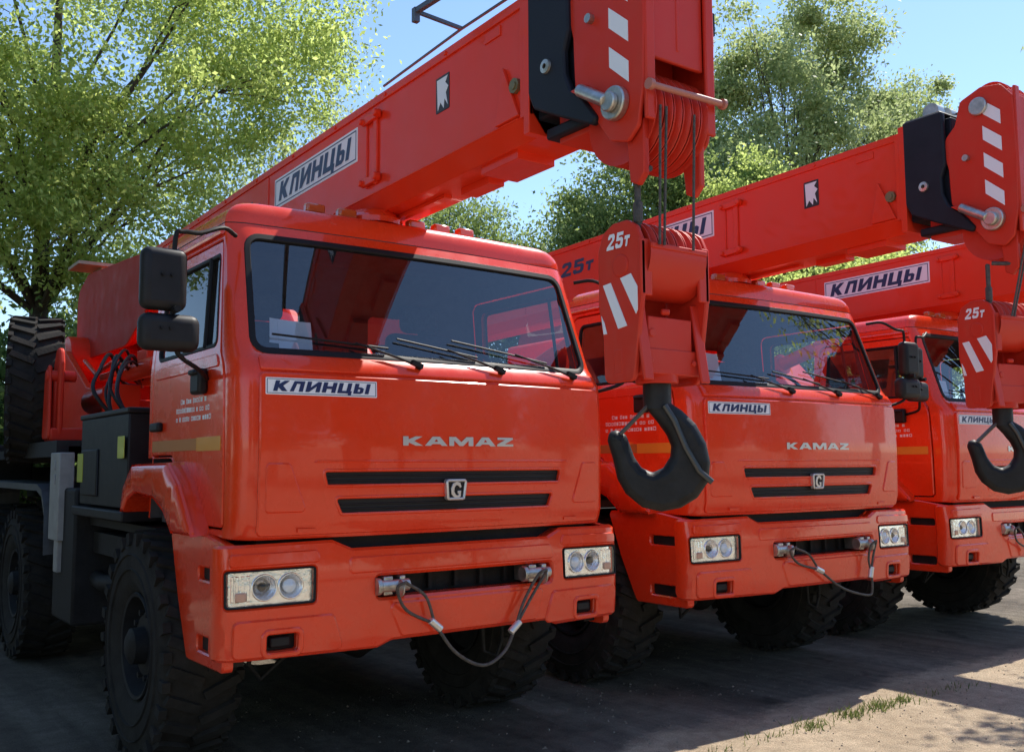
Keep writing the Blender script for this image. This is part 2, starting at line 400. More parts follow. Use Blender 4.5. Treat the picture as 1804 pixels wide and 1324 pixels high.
def make_truck():
    root = empty('truck_crane')
    # ---------------- cab shell
    win = rpoly([(-1.035, 2.125), (1.035, 2.125), (1.045, 2.735), (-1.045, 2.735)], .075)
    u1 = UY(.20); u2 = UY(1.31)
    door = rpoly([(u1, 1.30), (UY(.52), 1.30), (UY(.95), 1.645), (u2, 1.645), (u2, 2.70), (u1+.03, 2.70)], [.02, .05, .08, .03, .06, .05])
    dwin = rpoly([(u1+.075, 2.165), (u2-.07, 2.165), (u2-.09, 2.635), (u1+.105, 2.635)], .05)
    m = MB()
    body = [(-UR, 1.63), (-UY(.97), 1.63), (-UY(.54), 1.27), (-1.0, 1.24), (1.0, 1.24), (UY(.54), 1.27), (UY(.97), 1.63), (UR, 1.63), (UR, 2.80), (-UR, 2.80)]
    d2 = inset(door, -.010)
    patch(m, SC_, body, [win, d2, mirror(d2)], off=0, depth=.035, bev=.006, h=.055, inner=True, imat=1)
    # back wall with a window
    SB = plane((0, 1.38, 0), (-1, 0, 0), (0, 0, 1))
    patch(m, SB, [(-1.12, 1.3), (1.12, 1.3), (1.06, 2.86), (-1.06, 2.86)], [rpoly([(-.62, 2.28), (-.24, 2.28), (-.24, 2.56), (-.62, 2.56)], .04), rpoly([(.24, 2.28), (.62, 2.28), (.62, 2.56), (.24, 2.56)], .04)], off=0, depth=.03, bev=.004, h=.2, inner=True, imat=1)
    # roof
    loop = [SC_(u, 2.80) for u in np.linspace(-UR, UR, 120)]+[Vector((x, 1.38, 2.80)) for x in np.linspace(1.07, -1.07, 24)[1:-1]]
    C = Vector((0, .78, 0)); Rr = .11; rings = []
    for s in [0, .006, .018, .035, .06, .09, .125, .2, .3, .45, .6, .75, .88]:
        e = s*1.0; zz = math.sqrt(max(0, Rr*Rr-(max(0, Rr-e))**2)) if e < Rr else Rr
        rings.append([Vector((C.x+(p.x-C.x)*(1-s), C.y+(p.y-C.y)*(1-s), 2.80+zz+.050*(1-(1-s)**2))) for p in loop])
    k = len(loop); vs = [p for r_ in rings for p in r_]+[Vector((0, .78, 2.80+Rr+.05))]
    fs = [[i*k+j, i*k+(j+1) % k, (i+1)*k+(j+1) % k, (i+1)*k+j] for i in range(len(rings)-1) for j in range(k)]+[[(len(rings)-1)*k+j, (len(rings)-1)*k+(j+1) % k, len(vs)-1] for j in range(k)]
    m.add(vs, fs); m.mi = 1
    m.add([(p[0], p[1], p[2]-.03) for p in vs], [f[::-1] for f in fs])
    m.box((0, .72, 1.30), (2.1, 1.28, .05))                       # cab floor
    m.mi = 0
    # raised cowl strip below the windscreen
    patch(m, SC_, rpoly([(-1.025, 2.030), (1.025, 2.030), (1.02, 2.098), (-1.02, 2.098)], .012), off=.017, depth=.025, bev=.005, h=.05)
    # drip rail above the doors
    for s in (-1, 1):
        m.tube([SC_(s*u, 2.745)+Vector((s*.012, 0, 0)) for u in np.linspace(u1, UR-.01, 14)], .012, 6)
    # storage flaps of the corners, small hinge bumps
    cab = m.build('cab', [PAINT, CABIN], root, ang=32)
    # ---- windscreen
    m = MB(); patch(m, SC_, inset(win, .006), off=-.010, depth=.006, bev=.001, h=.06); m.build('windscreen', GLASS, cab)
    m = MB(); patch(m, SC_, inset(win, -.010), [inset(win, .022)], off=.005, depth=.02, bev=.004, h=.05); m.build('windscreen_seal', SEAL, cab)
    # ---- dashboard, wheel, seats
    m = MB()
    m.box((0, .36, 1.86), (2.1, .34, .42)); m.box((0, .28, 2.08), (2.08, .28, .06)); m.box((-.55, .42, 2.13), (.5, .2, .07))
    m.build('dashboard', CABIN, cab, bevel=.03)
    m = MB(); ctr = Vector((.52, .60, 2.16)); ax = Vector((0, -.75, .66)).normalized(); a = ax.orthogonal().normalized(); b = ax.cross(a)
    m.tube([ctr+(a*math.cos(t)+b*math.sin(t))*.23 for t in np.linspace(0, 2*math.pi, 33)], .014, 8); m.cyl(ctr, ctr-ax*.3, .03)
    for t in (0, 2.1, 4.2): m.cyl(ctr, ctr+(a*math.cos(t)+b*math.sin(t))*.23, .012, n=8)
    m.build('steering_wheel', BLACK, cab)
    for x in (-.55, .55):
        m = MB(); m.box((x, .98, 1.80), (.52, .5, .16)); m.box((x, 1.20, 2.14), (.50, .13, .60)); m.box((x, 1.22, 2.54), (.28, .1, .18)); m.build('seat', SEATM, cab, bevel=.05, seg=3)
    # ---- wipers
    for px, (ax_, az), (bx0, bz0), (bx1, bz1) in ((-.20, (-.52, 2.195), (-.94, 2.215), (-.33, 2.180)), (.32, (.02, 2.195), (-.27, 2.235), (.22, 2.165)), (.85, (.48, 2.20), (.07, 2.250), (.72, 2.165))):
        m = MB(); base = SC_(px, 2.085)+Vector((0, -.03, 0)); tip = SC_(ax_, az)+Vector((0, -.034, 0))
        m.cyl(base+Vector((0, .05, -.01)), base+Vector((0, -.02, .0)), .015, n=12)
        m.box(base+Vector((-.02, -.020, .010)), (.065, .024, .024), Matrix.Rotation(R(20), 3, 'Y'))
        m.tube([base+Vector((0, -.018, 0)), base.lerp(tip, .35)+Vector((0, -.012, .004)), tip], [.009, .0065, .005], 8)
        m.tube([SC_(bx0+(bx1-bx0)*t, bz0+(bz1-bz0)*t)+Vector((0, -.014, 0)) for t in np.linspace(0, 1, 10)], .0055, 6)
        m.build('wiper', SEAL, cab)
    # ---- roof things
    m = MB(); m.lathe([(.17, 0), (.17, .03), (.13, .075), (.05, .095), (0, .10)], (-.14, .58, 2.945), (0, 0, 1), 32); m.build('roof_vent', PAINT, cab)
    for x in (-.55, -.36, .08, .25, .42):
        m = MB(); m.box((x, .48, 2.965), (.11, .06, .055)); m.build('marker_lamp', AMBER, cab, bevel=.014)
    # ---------------- front panel with slots
    SP = SC_
    slot1 = rpoly([(-.70, 1.497), (.70, 1.497), (.715, 1.556), (-.715, 1.556)], .008, 2)
    slot2 = rpoly([(-.625, 1.362), (.625, 1.362), (.655, 1.428), (-.655, 1.428)], .008, 2)
    m = MB(); patch(m, SP, rpoly([(-1.03, 1.268), (1.03, 1.268), (1.03, 2.018), (-1.03, 2.018)], .025), [slot1, slot2], off=.020, depth=.03, bev=.006, h=.05)
    # pressed storage flaps and centre ridge lines
    for sg in (-1, 1):
        fl = [(-1.0, 1.37), (-.80, 1.37), (-.885, 1.60), (-1.0, 1.60)]
        fl = fl if sg < 0 else mirror(fl)
        patch(m, SP, rpoly(fl, .02), off=.027, depth=.009, bev=.006, h=.05)
    # lips around the slots
    for sl_ in (slot1, slot2): patch(m, SP, inset(sl_, -.016), [sl_], off=.025, depth=.022, bev=.005, h=.08)
    for x in (-.80, .80):
        m.box(SP(x, 1.286)+Vector((0, -.026, 0)), (.09, .014, .016))
    patch(m, SP, rpoly([(-.78, 1.600), (.78, 1.600), (.76, 1.612), (-.76, 1.612)], .004, 2), off=.024, depth=.008, bev=.004, h=.08)
    fp = m.build('front_panel', PAINT, root, ang=28)
    for sl_ in (slot1, slot2):
        m = MB(); patch(m, SP, inset(sl_, -.006), off=.003, depth=.006, bev=.001, h=.1)
        z0 = min(p[1] for p in sl_); x0 = max(p[0] for p in sl_)
        for dz in (.018, .038):
            patch(m, SP, [(-x0+.02, z0+dz-.005), (x0-.02, z0+dz-.005), (x0-.02, z0+dz+.005), (-x0+.02, z0+dz+.005)], off=.008, depth=.008, bev=.003, h=.1)
        m.build('grille_slat', BLACK, fp)
    m = MB(); put_text(m, SP, 'KAMAZ', -.31, 1.684, .68, .045, .0240, 0, .10)
    m.build('badge_lettering', SILVER, fp)
    m = MB(); em = rpoly([(-.060, 1.408), (.048, 1.408), (.062, 1.515), (-.068, 1.515)], .016, 4)
    patch(m, SP, em, [inset(em, .014)], off=.046, depth=.03, bev=.005, h=.05); m.mi = 1
    patch(m, SP, inset(em, .012), off=.034, depth=.01, bev=.001, h=.05); m.mi = 0
    horse = [(.018, 1.497), (-.004, 1.503), (-.026, 1.493), (-.036, 1.468), (-.034, 1.440), (-.018, 1.422), (.004, 1.418), (.022, 1.426), (.024, 1.456), (.004, 1.456), (.004, 1.444), (.010, 1.440), (.006, 1.432), (-.008, 1.436), (-.018, 1.452), (-.016, 1.472), (-.006, 1.484), (.008, 1.482), (.018, 1.470), (.026, 1.476)]
    patch(m, SP, horse, off=.042, depth=.009, bev=.0015, h=.05)
    m.build('emblem', [SILVER, BLACK], fp)
    add_sticker(fp, SP, -1.005, 1.915, .555, .080, .020)
    # ---------------- doors
    for sg in (-1, 1):
        dp = door if sg > 0 else mirror(door); wp = dwin if sg > 0 else mirror(dwin)
        m = MB(); patch(m, SC_, dp, [wp], off=.003, depth=.036, bev=.006, h=.06, inner=True, imat=1)
        # pressed crease panel under the window
        cp = rpoly([(u1+.06, 2.06), (u2-.05, 2.06), (u2-.05, 2.125), (u1+.06, 2.125)], .02); cp = cp if sg > 0 else mirror(cp)
        patch(m, SC_, cp, off=.009, depth=.008, bev=.006, h=.06)
        d = m.build('door', [PAINT, CABIN], root, ang=32)
        m = MB(); patch(m, SC_, inset(wp, .004), off=-.008, depth=.005, bev=.001, h=.1); m.build('side_window', SGLASS, d)
        m = MB(); patch(m, SC_, inset(wp, -.006), [inset(wp, .016)], off=.007, depth=.02, bev=.004, h=.06)
        q = [SC_(sg*(u1+.27), 2.17), SC_(sg*(u1+.31), 2.63)]
        m.tube([p+Vector((sg*.004, 0, 0)) for p in q], .012, 6); m.build('window_frame', SEAL, d)
        m = MB(); c = SC_(sg*UY(.46), 2.0)+Vector((sg*.03, 0, 0)); m.box(c, (.05, .135, .125)); m.box(c+Vector((sg*.02, .0, .045)), (.05, .10, .03)); m.build('mirror_mount', BLACK, d, bevel=.015)
        m = MB(); c = SC_(sg*UY(1.18), 1.80)+Vector((sg*.02, 0, 0)); m.box(c, (.035, .15, .05)); m.build('door_handle', BLACK, d, bevel=.012)
        m = MB(); st = [(UY(.235), 1.665), (UY(1.29), 1.665), (UY(1.29), 1.725), (UY(.55), 1.725)]; st[0] = (UY(.55), 1.665); st = st if sg > 0 else mirror(st)
        patch(m, SC_, st, off=.0055, depth=.002, bev=.0005, h=.08); m.build('reflective_stripe', mat('faded_stripe', (.42, .16, .03), .5), d)
        m = MB(); st = [(UY(.235), 1.66), (UY(.545), 1.66), (UY(.545), 1.728), (UY(.235), 1.728)]; st = st if sg > 0 else mirror(st); patch(m, SC_, rpoly(st, .006, 2), off=.007, depth=.003, bev=.0008, h=.08); m.build('side_marking', YELLOW, d)  # front part of the door stripe, in a brighter amber
        m = MB(); rnd = random.Random(5)
        for ln, (ya, yb) in enumerate(((.42, .80), (.38, .88), (.36, .90))):
            y = ya; z = 1.905-ln*.045
            while y < yb:
                wd = rnd.uniform(.016, .028); hh = rnd.uniform(.020, .026)
                rc = [(UY(y), z), (UY(y+wd), z), (UY(y+wd), z+hh), (UY(y), z+hh)]; rc = rc if sg > 0 else mirror(rc)
                hl = inset(rc, .005); patch(m, SC_, rc, [hl] if rnd.random() < .7 else [], off=.005, depth=.001, bev=.0002, h=.1)
                y += wd+rnd.choice((.008, .008, .03))
        m.build('phone_lettering', WHITE, d)
        # ------------ mirrors
        mm = MB()
        def X(x, y, z): return Vector((sg*x, y, z))
        mm.box(X(1.445, .12, 2.425), (.205, .09, .285))
        big = mm.build('mirror_housing', BLACK, root, bevel=.04, seg=4)
        mm = MB(); mm.box(X(1.415, .12, 2.185), (.27, .10, .17)); mm.build('wide_mirror_housing', BLACK, root, bevel=.045, seg=4)
        mm = MB()
        mm.tube(smooth([X(1.07, .24, 2.70), X(1.16, .16, 2.71), X(1.28, .12, 2.66), X(1.36, .12, 2.655), X(1.395, .12, 2.62), X(1.40, .12, 2.3), X(1.385, .12, 2.15), X(1.36, .13, 2.085), X(1.24, .22, 2.035), X(1.14, .40, 2.01)], 4), .011, 8)
        for z in (2.44, 2.20):
            for dx in (-.02, .02): mm.cyl(X(1.44+dx, .072, z), X(1.44+dx, .06, z), .008, n=8)
        mm.cyl(X(1.40, .10, 2.285), X(1.40, .04, 2.285), .016, n=10)
        mm.build('mirror_arm', SEAL, big)
        # ------------ wheel arch
        m = MB(); arch_o = [(.34, 1.255), (.36, 1.30), (.56, 1.50), (.74, 1.605), (1.36, 1.60), (1.53, 1.47), (1.58, 1.33)]
        arch_i = [(1.52, 1.33), (1.44, 1.40), (1.30, 1.44), (.95, 1.42), (.78, 1.36), (.64, 1.255)]
        pl = [(-a, b) for a, b in arch_o+arch_i] if sg < 0 else [(a, b) for a, b in arch_o+arch_i]
        Sx = SX(-1.23) if sg < 0 else SXP(1.23)
        patch(m, Sx, rpoly(pl, .05), off=0, depth=.03, bev=.02, h=.08)
        k = len(arch_o); x0, x1 = sg*1.13, sg*1.222
        vs = []
        for a, b in arch_o: vs += [(x0, a, b+.006), (x1, a+.006, b-.004)]
        m.add(vs, [[2*i, 2*i+1, 2*i+3, 2*i+2] if sg > 0 else [2*i, 2*i+2, 2*i+3, 2*i+1] for i in range(k-1)])
        vs = []
        for a, b in arch_i[::-1]: vs += [(sg*.80, a, b-.005), (x1, a, b)]
        m.add(vs, [[2*i, 2*i+1, 2*i+3, 2*i+2] if sg < 0 else [2*i, 2*i+2, 2*i+3, 2*i+1] for i in range(len(arch_i)-1)])
        m.build('fender', PAINT, root, ang=50)
    # ---------------- bumper
    WB = 1.20; RB = .085
    def SBm(u, z):
        a = abs(u); s = 1 if u >= 0 else -1; l1 = WB-RB; l2 = RB*math.pi/2; y1 = .03*l1*l1
        if a <= l1: x = a; y = .03*a*a
        elif a <= l1+l2: t = (a-l1)/RB; x = l1+RB*math.sin(t); y = y1+RB*(1-math.cos(t))
        else: x = WB; y = y1+RB+(a-l1-l2)
        return Vector((s*x, y-.05+.012*((z-.95)/.25)**2, z))
    UB = WB-RB+RB*math.pi/2+.06
    hl = rpoly([(.755, .955), (1.175, .952), (1.178, 1.112), (.752, 1.115)], .014, 3)
    fog = rpoly([(.835, .745), (.985, .745), (.985, .825), (.835, .825)], .012, 3)
    op = rpoly([(-.43, .945), (.655, .945), (.66, 1.05), (-.435, 1.05)], .02, 3)
    outl = rpoly([(-UB, .715), (-.42, .705), (-.34, .735), (.62, .735), (.70, .705), (UB, .715), (UB, 1.228), (.74, 1.236), (.64, 1.192), (-.56, 1.192), (-.66, 1.236), (-UB, 1.228)], [.06, .03, .03, .03, .03, .06, .05, .02, .02, .02, .02, .05])
    m = MB(); patch(m, SBm, outl, [hl, mirror(hl), fog, mirror(fog), op], off=0, depth=.10, bev=.014, h=.05)
    # pressed fields: fog lamp panel, centre apron, upper step
    for sg in (-1, 1):
        A = [(.60, .72), (1.14, .725), (1.14, .895), (.66, .895)]; A = A if sg > 0 else mirror(A)
        F = inset(fog, -.014); F = F if sg > 0 else mirror(F)
        patch(m, SBm, rpoly(A, .03), [F], off=.010, depth=.012, bev=.008, h=.06)
        F2 = inset(F, 0); patch(m, SBm, inset(F, -.012), [fog if sg > 0 else mirror(fog)], off=.018, depth=.02, bev=.006, h=.06)
        A = [(.72, 1.135), (1.16, 1.13), (1.16, 1.19), (.74, 1.195)]; A = A if sg > 0 else mirror(A)
        patch(m, SBm, rpoly(A, .02), off=.008, depth=.01, bev=.007, h=.06)
    patch(m, SBm, rpoly([(-.30, .75), (.55, .75), (.60, .92), (-.38, .92)], .03), off=.009, depth=.011, bev=.008, h=.06)
    patch(m, SBm, rpoly([(-.58, 1.07), (.68, 1.07), (.65, 1.15), (-.58, 1.15)], .02), off=.008, depth=.010, bev=.007, h=.06)
    # side wings with step holes
    for sg in (-1, 1):
        pl = [(.05, .66), (.55, .655), (.70, .93), (.84, 1.262), (.30, 1.262), (.05, 1.226)]
        h1 = [(.16, 1.05), (.40, 1.05), (.40, 1.11), (.16, 1.11)]; h2 = [(.16, .72), (.40, .72), (.40, .79), (.16, .79)]
        f_ = (lambda P: [(-a, b) for a, b in P][::-1]) if sg < 0 else (lambda P: P)
        Sx = SX(-1.160) if sg < 0 else SXP(1.160)
        patch(m, Sx, rpoly(f_(pl), .03), [rpoly(f_(h1), .015, 2), rpoly(f_(h2), .015, 2)], off=0, depth=.05, bev=.008, h=.09, inner=True)
        m.box((sg*1.085, .22, 1.214), (.12, .30, .02))
    # pockets for lamps, back plates
    m.mi = 1
    for sg in (-1, 1):
        m.box((sg*1.08, .29, .75), (.10, .32, .16)); m.box((sg*1.08, .29, 1.08), (.10, .32, .13))
    m.box((.11, .115, 1.0), (1.15, .02, .20)); m.box((.04, .10, 1.19), (1.30, .05, .10)); m.box((0, .30, .78), (2.1, .25, .12))
    m.box((0, .18, .95), (2.2, .06, .45)); m.box((0, .14, 1.232), (2.0, .12, .05))
    bump = m.build('bumper', [PAINT, DARK], root, ang=32)
    for sg in (-1, 1):
        m = MB(); m.box((sg*.91, .045, .785), (.17, .05, .09)); m.box((sg*.91, .012, .785), (.10, .04, .05)); m.build('fog_lamp', BLACK, bump, bevel=.01)
    # tow pins
    for x in (-.345, .545):
        m = MB(); m.box((x-.03, .02, 1.0), (.05, .14, .09)); m.box((x+.05, .02, 1.0), (.03, .14, .09)); m.cyl((x-.075, -.045, 1.0), (x+.085, -.045, 1.0), .030, n=18)
        m.cyl((x-.10, -.045, 1.0), (x-.075, -.045, 1.0), .042, n=18); m.lathe([(.026, 0), (.045, .012), (.026, .024)], (x+.01, -.075, .985), (1, .0, .0), 16)
        m.build('tow_pin', STEEL, bump, bevel=.005)
    for i in range(5):
        m = MB(); m.box((-.22+.16*i, .09, 1.0), (.02, .03, .09)); m.build('grille_bar', DARK, bump)
    # headlights
    for sg in (-1, 1):
        m = MB(); hp = hl if sg > 0 else mirror(hl); rl = .054
        holes = [[(sg*xx+rl*math.cos(a), 1.034+rl*math.sin(a)) for a in np.linspace(0, 2*math.pi, 24, endpoint=False)] for xx in (.865, .990)]
        patch(m, SBm, inset(hp, -.002), holes, off=-.026, depth=.03, bev=.003, h=.04)
        for xx in (.865, .990):
            c = SBm(sg*xx, 1.034); patch(m, SBm, [(sg*xx+(rl+.008)*math.cos(a), 1.034+(rl+.008)*math.sin(a)) for a in np.linspace(0, 2*math.pi, 24, endpoint=False)], [[(sg*xx+(rl-.001)*math.cos(a), 1.034+(rl-.001)*math.sin(a)) for a in np.linspace(0, 2*math.pi, 24, endpoint=False)]], off=-.018, depth=.01, bev=.003, h=.04)
        for k_ in range(4): patch(m, SBm, [(sg*(1.065+.026*k_)+q*.009, 1.034+r_*.058) for q, r_ in ((-1, -1), (1, -1), (1, 1), (-1, 1))], off=-.020, depth=.01, bev=.003, h=.06)
        h_ = m.build('headlight', [LAMPB], root)
        m = MB()
        for xx in (.865, .990):
            c = SBm(sg*xx, 1.034); m.lathe([(.0, .075), (.014, .074), (.03, .060), (rl+.004, .024)], c, (0, 1, 0), 28, caps=False)
        m.build('lamp_bowl', BOWL, h_)
        m = MB(); c = SBm(sg*.990, 1.034); m.lathe([(.020, .06), (.022, .045), (.014, .034), (0, .030)], c, (0, 1, 0), 14); m.build('bulb_shield', mat('bulb_shield', (.05, .045, .04), .3, metal=.7), h_)
        m = MB(); c = SBm(sg*.865, 1.034); m.lathe([(.030, .055), (.032, .035), (.022, .024), (0, .018)], c, (0, 1, 0), 18); m.build('projector_lens', mat('projector_glass', (.75, .82, .88), .05, coat=1.), h_)
        m = MB(); m.box(SBm(sg*1.10, .998)+Vector((0, .016, 0)), (.05, .012, .04)); m.build('turn_signal', mat('pale_amber', (.55, .28, .20), .2, coat=.5), h_, bevel=.005)
        m = MB(); patch(m, SBm, inset(hp, .004), off=-.006, depth=.004, bev=.002, h=.06); m.build('lamp_glass', LENS, h_)
        m = MB(); patch(m, SBm, inset(hp, -.004), [inset(hp, .004)], off=.003, depth=.02, bev=.003, h=.06); m.build('lamp_gasket', SEAL, h_)
    # ---------------- chassis
    m = MB()
    for x in (-.43, .43): m.box((x, 4.2, 1.02), (.08, 8.0, .26))
    for y in (.5, 1.9, 3.1, 4.3, 5.5, 6.8, 8.0): m.box((0, y, 1.02), (.8, .12, .2))
    m.box((0, .95, 1.10), (.70, 1.0, .44)); m.box((0, .75, .86), (.55, .5, .3)); m.box((0, 2.3, .95), (.45, .9, .4)); m.cyl((0, 2.7, .88), (0, 4.6, .72), .05)
    for y in (1.25, 4.87, 6.20):
        m.cyl((-.85, y, .62), (.85, y, .62), .085); m.lathe([(.05, -.17), (.16, -.13), (.22, 0), (.16, .13), (.05, .17)], (.12, y, .62), (1, 0, 0), 24); m.cyl((.12, y-.15, .62), (.12, y-.3, .66), .08)
    for x in (-.55, .55):
        for k, (l, z) in enumerate(((1.5, .83), (1.25, .80), (1.0, .77), (.7, .74))): m.box((x, 1.25, z), (.09, l, .025))
        m.box((x, 5.53, .80), (.10, 1.4, .12))
    m.box((0, 2.35, 1.22), (2.2, 2.1, .05)); m.box((0, 1.55, .62+.35), (1.0, 1.4, .25))  # cross plate and undertray, added to block sun patches below
    # stout crane sub-frame and deck
    m.box((0, 5.0, 1.42), (1.0, 7.0, .34)); m.box((0, 5.9, 1.70), (2.3, 5.2, .08)); m.box((-1.02, 4.4, 1.72), (.42, 2.2, .12)); m.box((1.02, 4.4, 1.72), (.42, 2.2, .12))
    m.box((-.80, 2.2, 1.08), (.55, 1.2, .14)); m.box((.80, 2.2, 1.08), (.55, 1.2, .14))
    m.tube([(-1.0, 3.6, .86), (-1.05, 2.6, .82), (-.95, 1.9, .86)], .055, 12)
    m.tube([(-.9, .35, .80), (-.9, .4, .62), (-.8, .5, .52), (-.7, .45, .62), (-.7, .4, .8)], .012)
    m.tube([(.55, .5, .8), (.57, .5, .5), (.66, .5, .46), (.70, .5, .55), (.70, .5, .8)], .012)
    m.build('chassis_frame', DARK, root, bevel=.012)
    for y in (1.25, 4.87, 6.20):
        for sg in (-1, 1): make_wheel(root, sg*1.03, y, sg)
    # rear mudguards
    for sg in (-1, 1):
        m = MB(); pts = [(3.48, 1.0), (3.50, 1.28), (3.62, 1.42), (3.80, 1.46), (7.0, 1.46), (7.2, 1.35), (7.25, 1.0)]
        vs = []
        for a, b in pts: vs += [(sg*.80, a, b), (sg*1.26, a, b), (sg*1.26, a, b-.05), (sg*.80, a, b-.02)]
        fs = []
        for i in range(len(pts)-1):
            for q in range(4):
                f = [4*i+q, 4*i+(q+1) % 4, 4*i+4+(q+1) % 4, 4*i+4+q]; fs.append(f[::-1] if sg > 0 else f)
        m.add(vs, fs); m.build('mudguard', mat('mudguard_grey', (.07, .075, .08), .5, noise=.3), root, ang=50)
        # battery / tool box behind the cab
        m = MB(); m.box((sg*.96, 2.15, 1.62), (.46, 1.15, .56)); m.box((sg*.96, 2.15, 1.915), (.48, 1.18, .035)); m.box((sg*1.195, 2.45, 1.55), (.02, .42, .3)); m.box((sg*.98, 2.15, 1.30), (.5, 1.25, .06))
        bb = m.build('equipment_box', BLACK, root, bevel=.02)
        for (y, z, h_) in ((2.66, 1.58, .19), (1.66, 1.70, .13)):
            m = MB(); patch(m, SX(-1.206) if sg < 0 else SXP(1.206), rpoly([(sg*(y-.07), z-h_/2), (sg*(y+.07), z-h_/2), (sg*(y+.07), z+h_/2), (sg*(y-.07), z+h_/2)], .006, 2), off=.004, depth=.004, bev=.001, h=.1)
            m.build('side_marking', LIME, bb)
    # grey outrigger post, striped guard, air intake
    m = MB(); m.box((-1.19, 3.28, 1.38), (.10, .30, .62)); m.box((-1.19, 3.22, 1.0), (.08, .12, .3))
    for z in (1.50, 1.60): m.box((-1.243, 3.26, z), (.012, .035, .07))
    m.build('outrigger_post', GREY, root, bevel=.012)
    m = MB(); m.box((-1.10, 3.05, .98), (.05, .40, .10)); m.mi = 1
    for i in range(3): m.box((-1.127, 2.92+.13*i, .98), (.004, .05, .12), Matrix.Rotation(R(35), 3, 'X'))
    m.build('striped_guard', [HPAINT, WHITE], root)
    m = MB(); m.cyl((-.78, 1.55, 1.4), (-.78, 1.55, 2.06), .06, n=16); m.cyl((-.78, 1.55, 2.06), (-.78, 1.55, 2.14), .09, .07, 16); m.tube([(-.78, 1.56, 1.95), (-.6, 1.62, 1.98), (-.4, 1.6, 1.8)], .05, 10)
    m.build('air_intake', BLACK, root)
    m = MB(); rnd = random.Random(3)
    for i in range(6):
        y0 = 2.30+.11*i; q = rnd.uniform(-.05, .05)
        m.tube(smooth([(-1.02+.03*(i % 3), y0, 1.93), (-1.04+q, y0+.06, 2.06+.03*(i % 3)), (-.96+q, y0+.25, 2.24+.04*(i % 4)), (-.80+q, y0+.6, 2.34+.05*(i % 3)), (-.62, y0+1.1, 2.32+q), (-.45, 4.0, 2.25)]), .010+.004*(i % 2), 8)
    m.build('hydraulic_hose', BLACK, root)
    # spare wheel on its carrier
    sp = make_wheel(root, -1.13, 4.72, -1); sp.name = 'spare_wheel'; sp.location.z = 2.24; sp.rotation_euler.z = R(-11)
    m = MB(); m.prism(rpoly([(3.86, 1.80), (4.10, 1.80), (4.06, 2.40), (3.98, 2.52), (3.88, 2.52), (3.84, 2.40)], .06), (-1.08, 0, 0), (0, 1, 0), (0, 0, 1), .04); m.prism(rpoly([(3.86, 1.80), (4.10, 1.80), (4.06, 2.34), (3.90, 2.40)], .04), (-1.16, 0, 0), (0, 1, 0), (0, 0, 1), .025); m.cyl((-1.20, 3.94, 2.30), (-.98, 3.94, 2.30), .045, n=16); m.box((-1.0, 3.98, 1.84), (.34, .24, .10)); m.cyl((-1.12, 3.95, 1.84), (-1.12, 3.95, 2.3), .025, n=10); m.build('stowage_post', HPAINT, root, bevel=.015)
    # ---------------- turntable, winch, luffing cylinder
    m = MB()
    m.cyl((0, 5.6, 1.74), (0, 5.6, 1.95), .75, n=40)
    for x in (-.50, .50):
        m.prism([(4.6, 1.96), (7.2, 1.96), (7.5, 2.5), (7.3, 2.84), (6.6, 2.80), (5.6, 2.35), (4.6, 2.22)], (x+.03, 0, 0), (0, 1, 0), (0, 0, 1), .06)
    m.box((0, 5.5, 2.05), (1.0, 3.0, .18)); m.box((0, 7.3, 2.4), (1.7, .5, .85)); m.cyl((-.62, 4.1, 2.16), (-.62, 4.9, 2.16), .11, n=18); m.box((-.68, 3.75, 2.12), (.22, .30, .22)); m.box((-.60, 4.35, 2.36), (.10, .5, .06)); m.tube([(-.66, 3.5, 2.36), (-.64, 4.2, 2.46), (-.58, 5.0, 2.42), (-.55, 5.6, 2.6)], .022)
    m.cyl((-.45, 6.9, 2.75), (.45, 6.9, 2.75), .24, n=28)
    m.box((-.62, 3.25, 2.40), (.10, .26, .14)); m.box((-.55, 3.05, 2.28), (.06, .08, .34)); m.cyl((-.72, 2.6, 2.30), (-.60, 3.9, 2.34), .07, n=16); m.cyl((-.55, 2.4, 2.20), (-.50, 3.7, 2.28), .05, n=16)
    m.build('turntable', BPAINT, root, bevel=.015)
    m = MB(); m.cyl((0, 4.2, 2.25), (0, 2.6, 2.72), .12, n=24); m.cyl((0, 2.7, 2.69), (0, 1.7, 2.98), .075, n=20); m.build('luffing_cylinder', BPAINT, root)
    # operator's cabin beside the boom, side lockers and outrigger boxes
    m = MB(); m.prism([(2.85, 1.75), (4.55, 1.75), (4.55, 2.92), (3.3, 2.92), (2.85, 2.45)], (1.14, 0, 0), (0, 1, 0), (0, 0, 1), .66); oc = m.build('operator_cabin', BPAINT, root, bevel=.04)
    m = MB(); m.box((1.145, 3.75, 2.55), (.02, 1.2, .5)); m.build('cabin_window', SEAL, oc, bevel=.01)
    for sg in (-1, 1):
        m = MB(); m.box((sg*.90, 3.12, .98), (.60, .62, .92)); m.build('outrigger_box', DARK, root, bevel=.02)  # enlarged downward and lengthwise to block sun patches below
        m = MB(); m.box((sg*.95, 8.0, 1.1), (.5, .4, .7)); m.build('outrigger_box', DARK, root, bevel=.02)
        m = MB(); m.box((sg*.96, 7.85, 1.62), (.5, 1.6, .4)); m.build('rear_locker', DARK, root, bevel=.02)
    m = MB(); m.box((.98, 2.3, .98), (.5, 1.1, .42)); m.build('fuel_tank', DARK, root, bevel=.08)
    m = MB(); m.box((-.55, 3.85, 1.1), (.5, .9, .5)); m.box((.55, 3.85, 1.1), (.5, .9, .5)); m.box((0, 6.9, 1.0), (1.3, .5, .5)); m.build('air_tank_rack', DARK, root, bevel=.05)
    # ---------------- boom
    SH = lambda y: -.02*(y+1)
    def shear(mb, i0=0): mb.v[i0:] = [(a, b, c+SH(b)) for a, b, c in mb.v[i0:]]
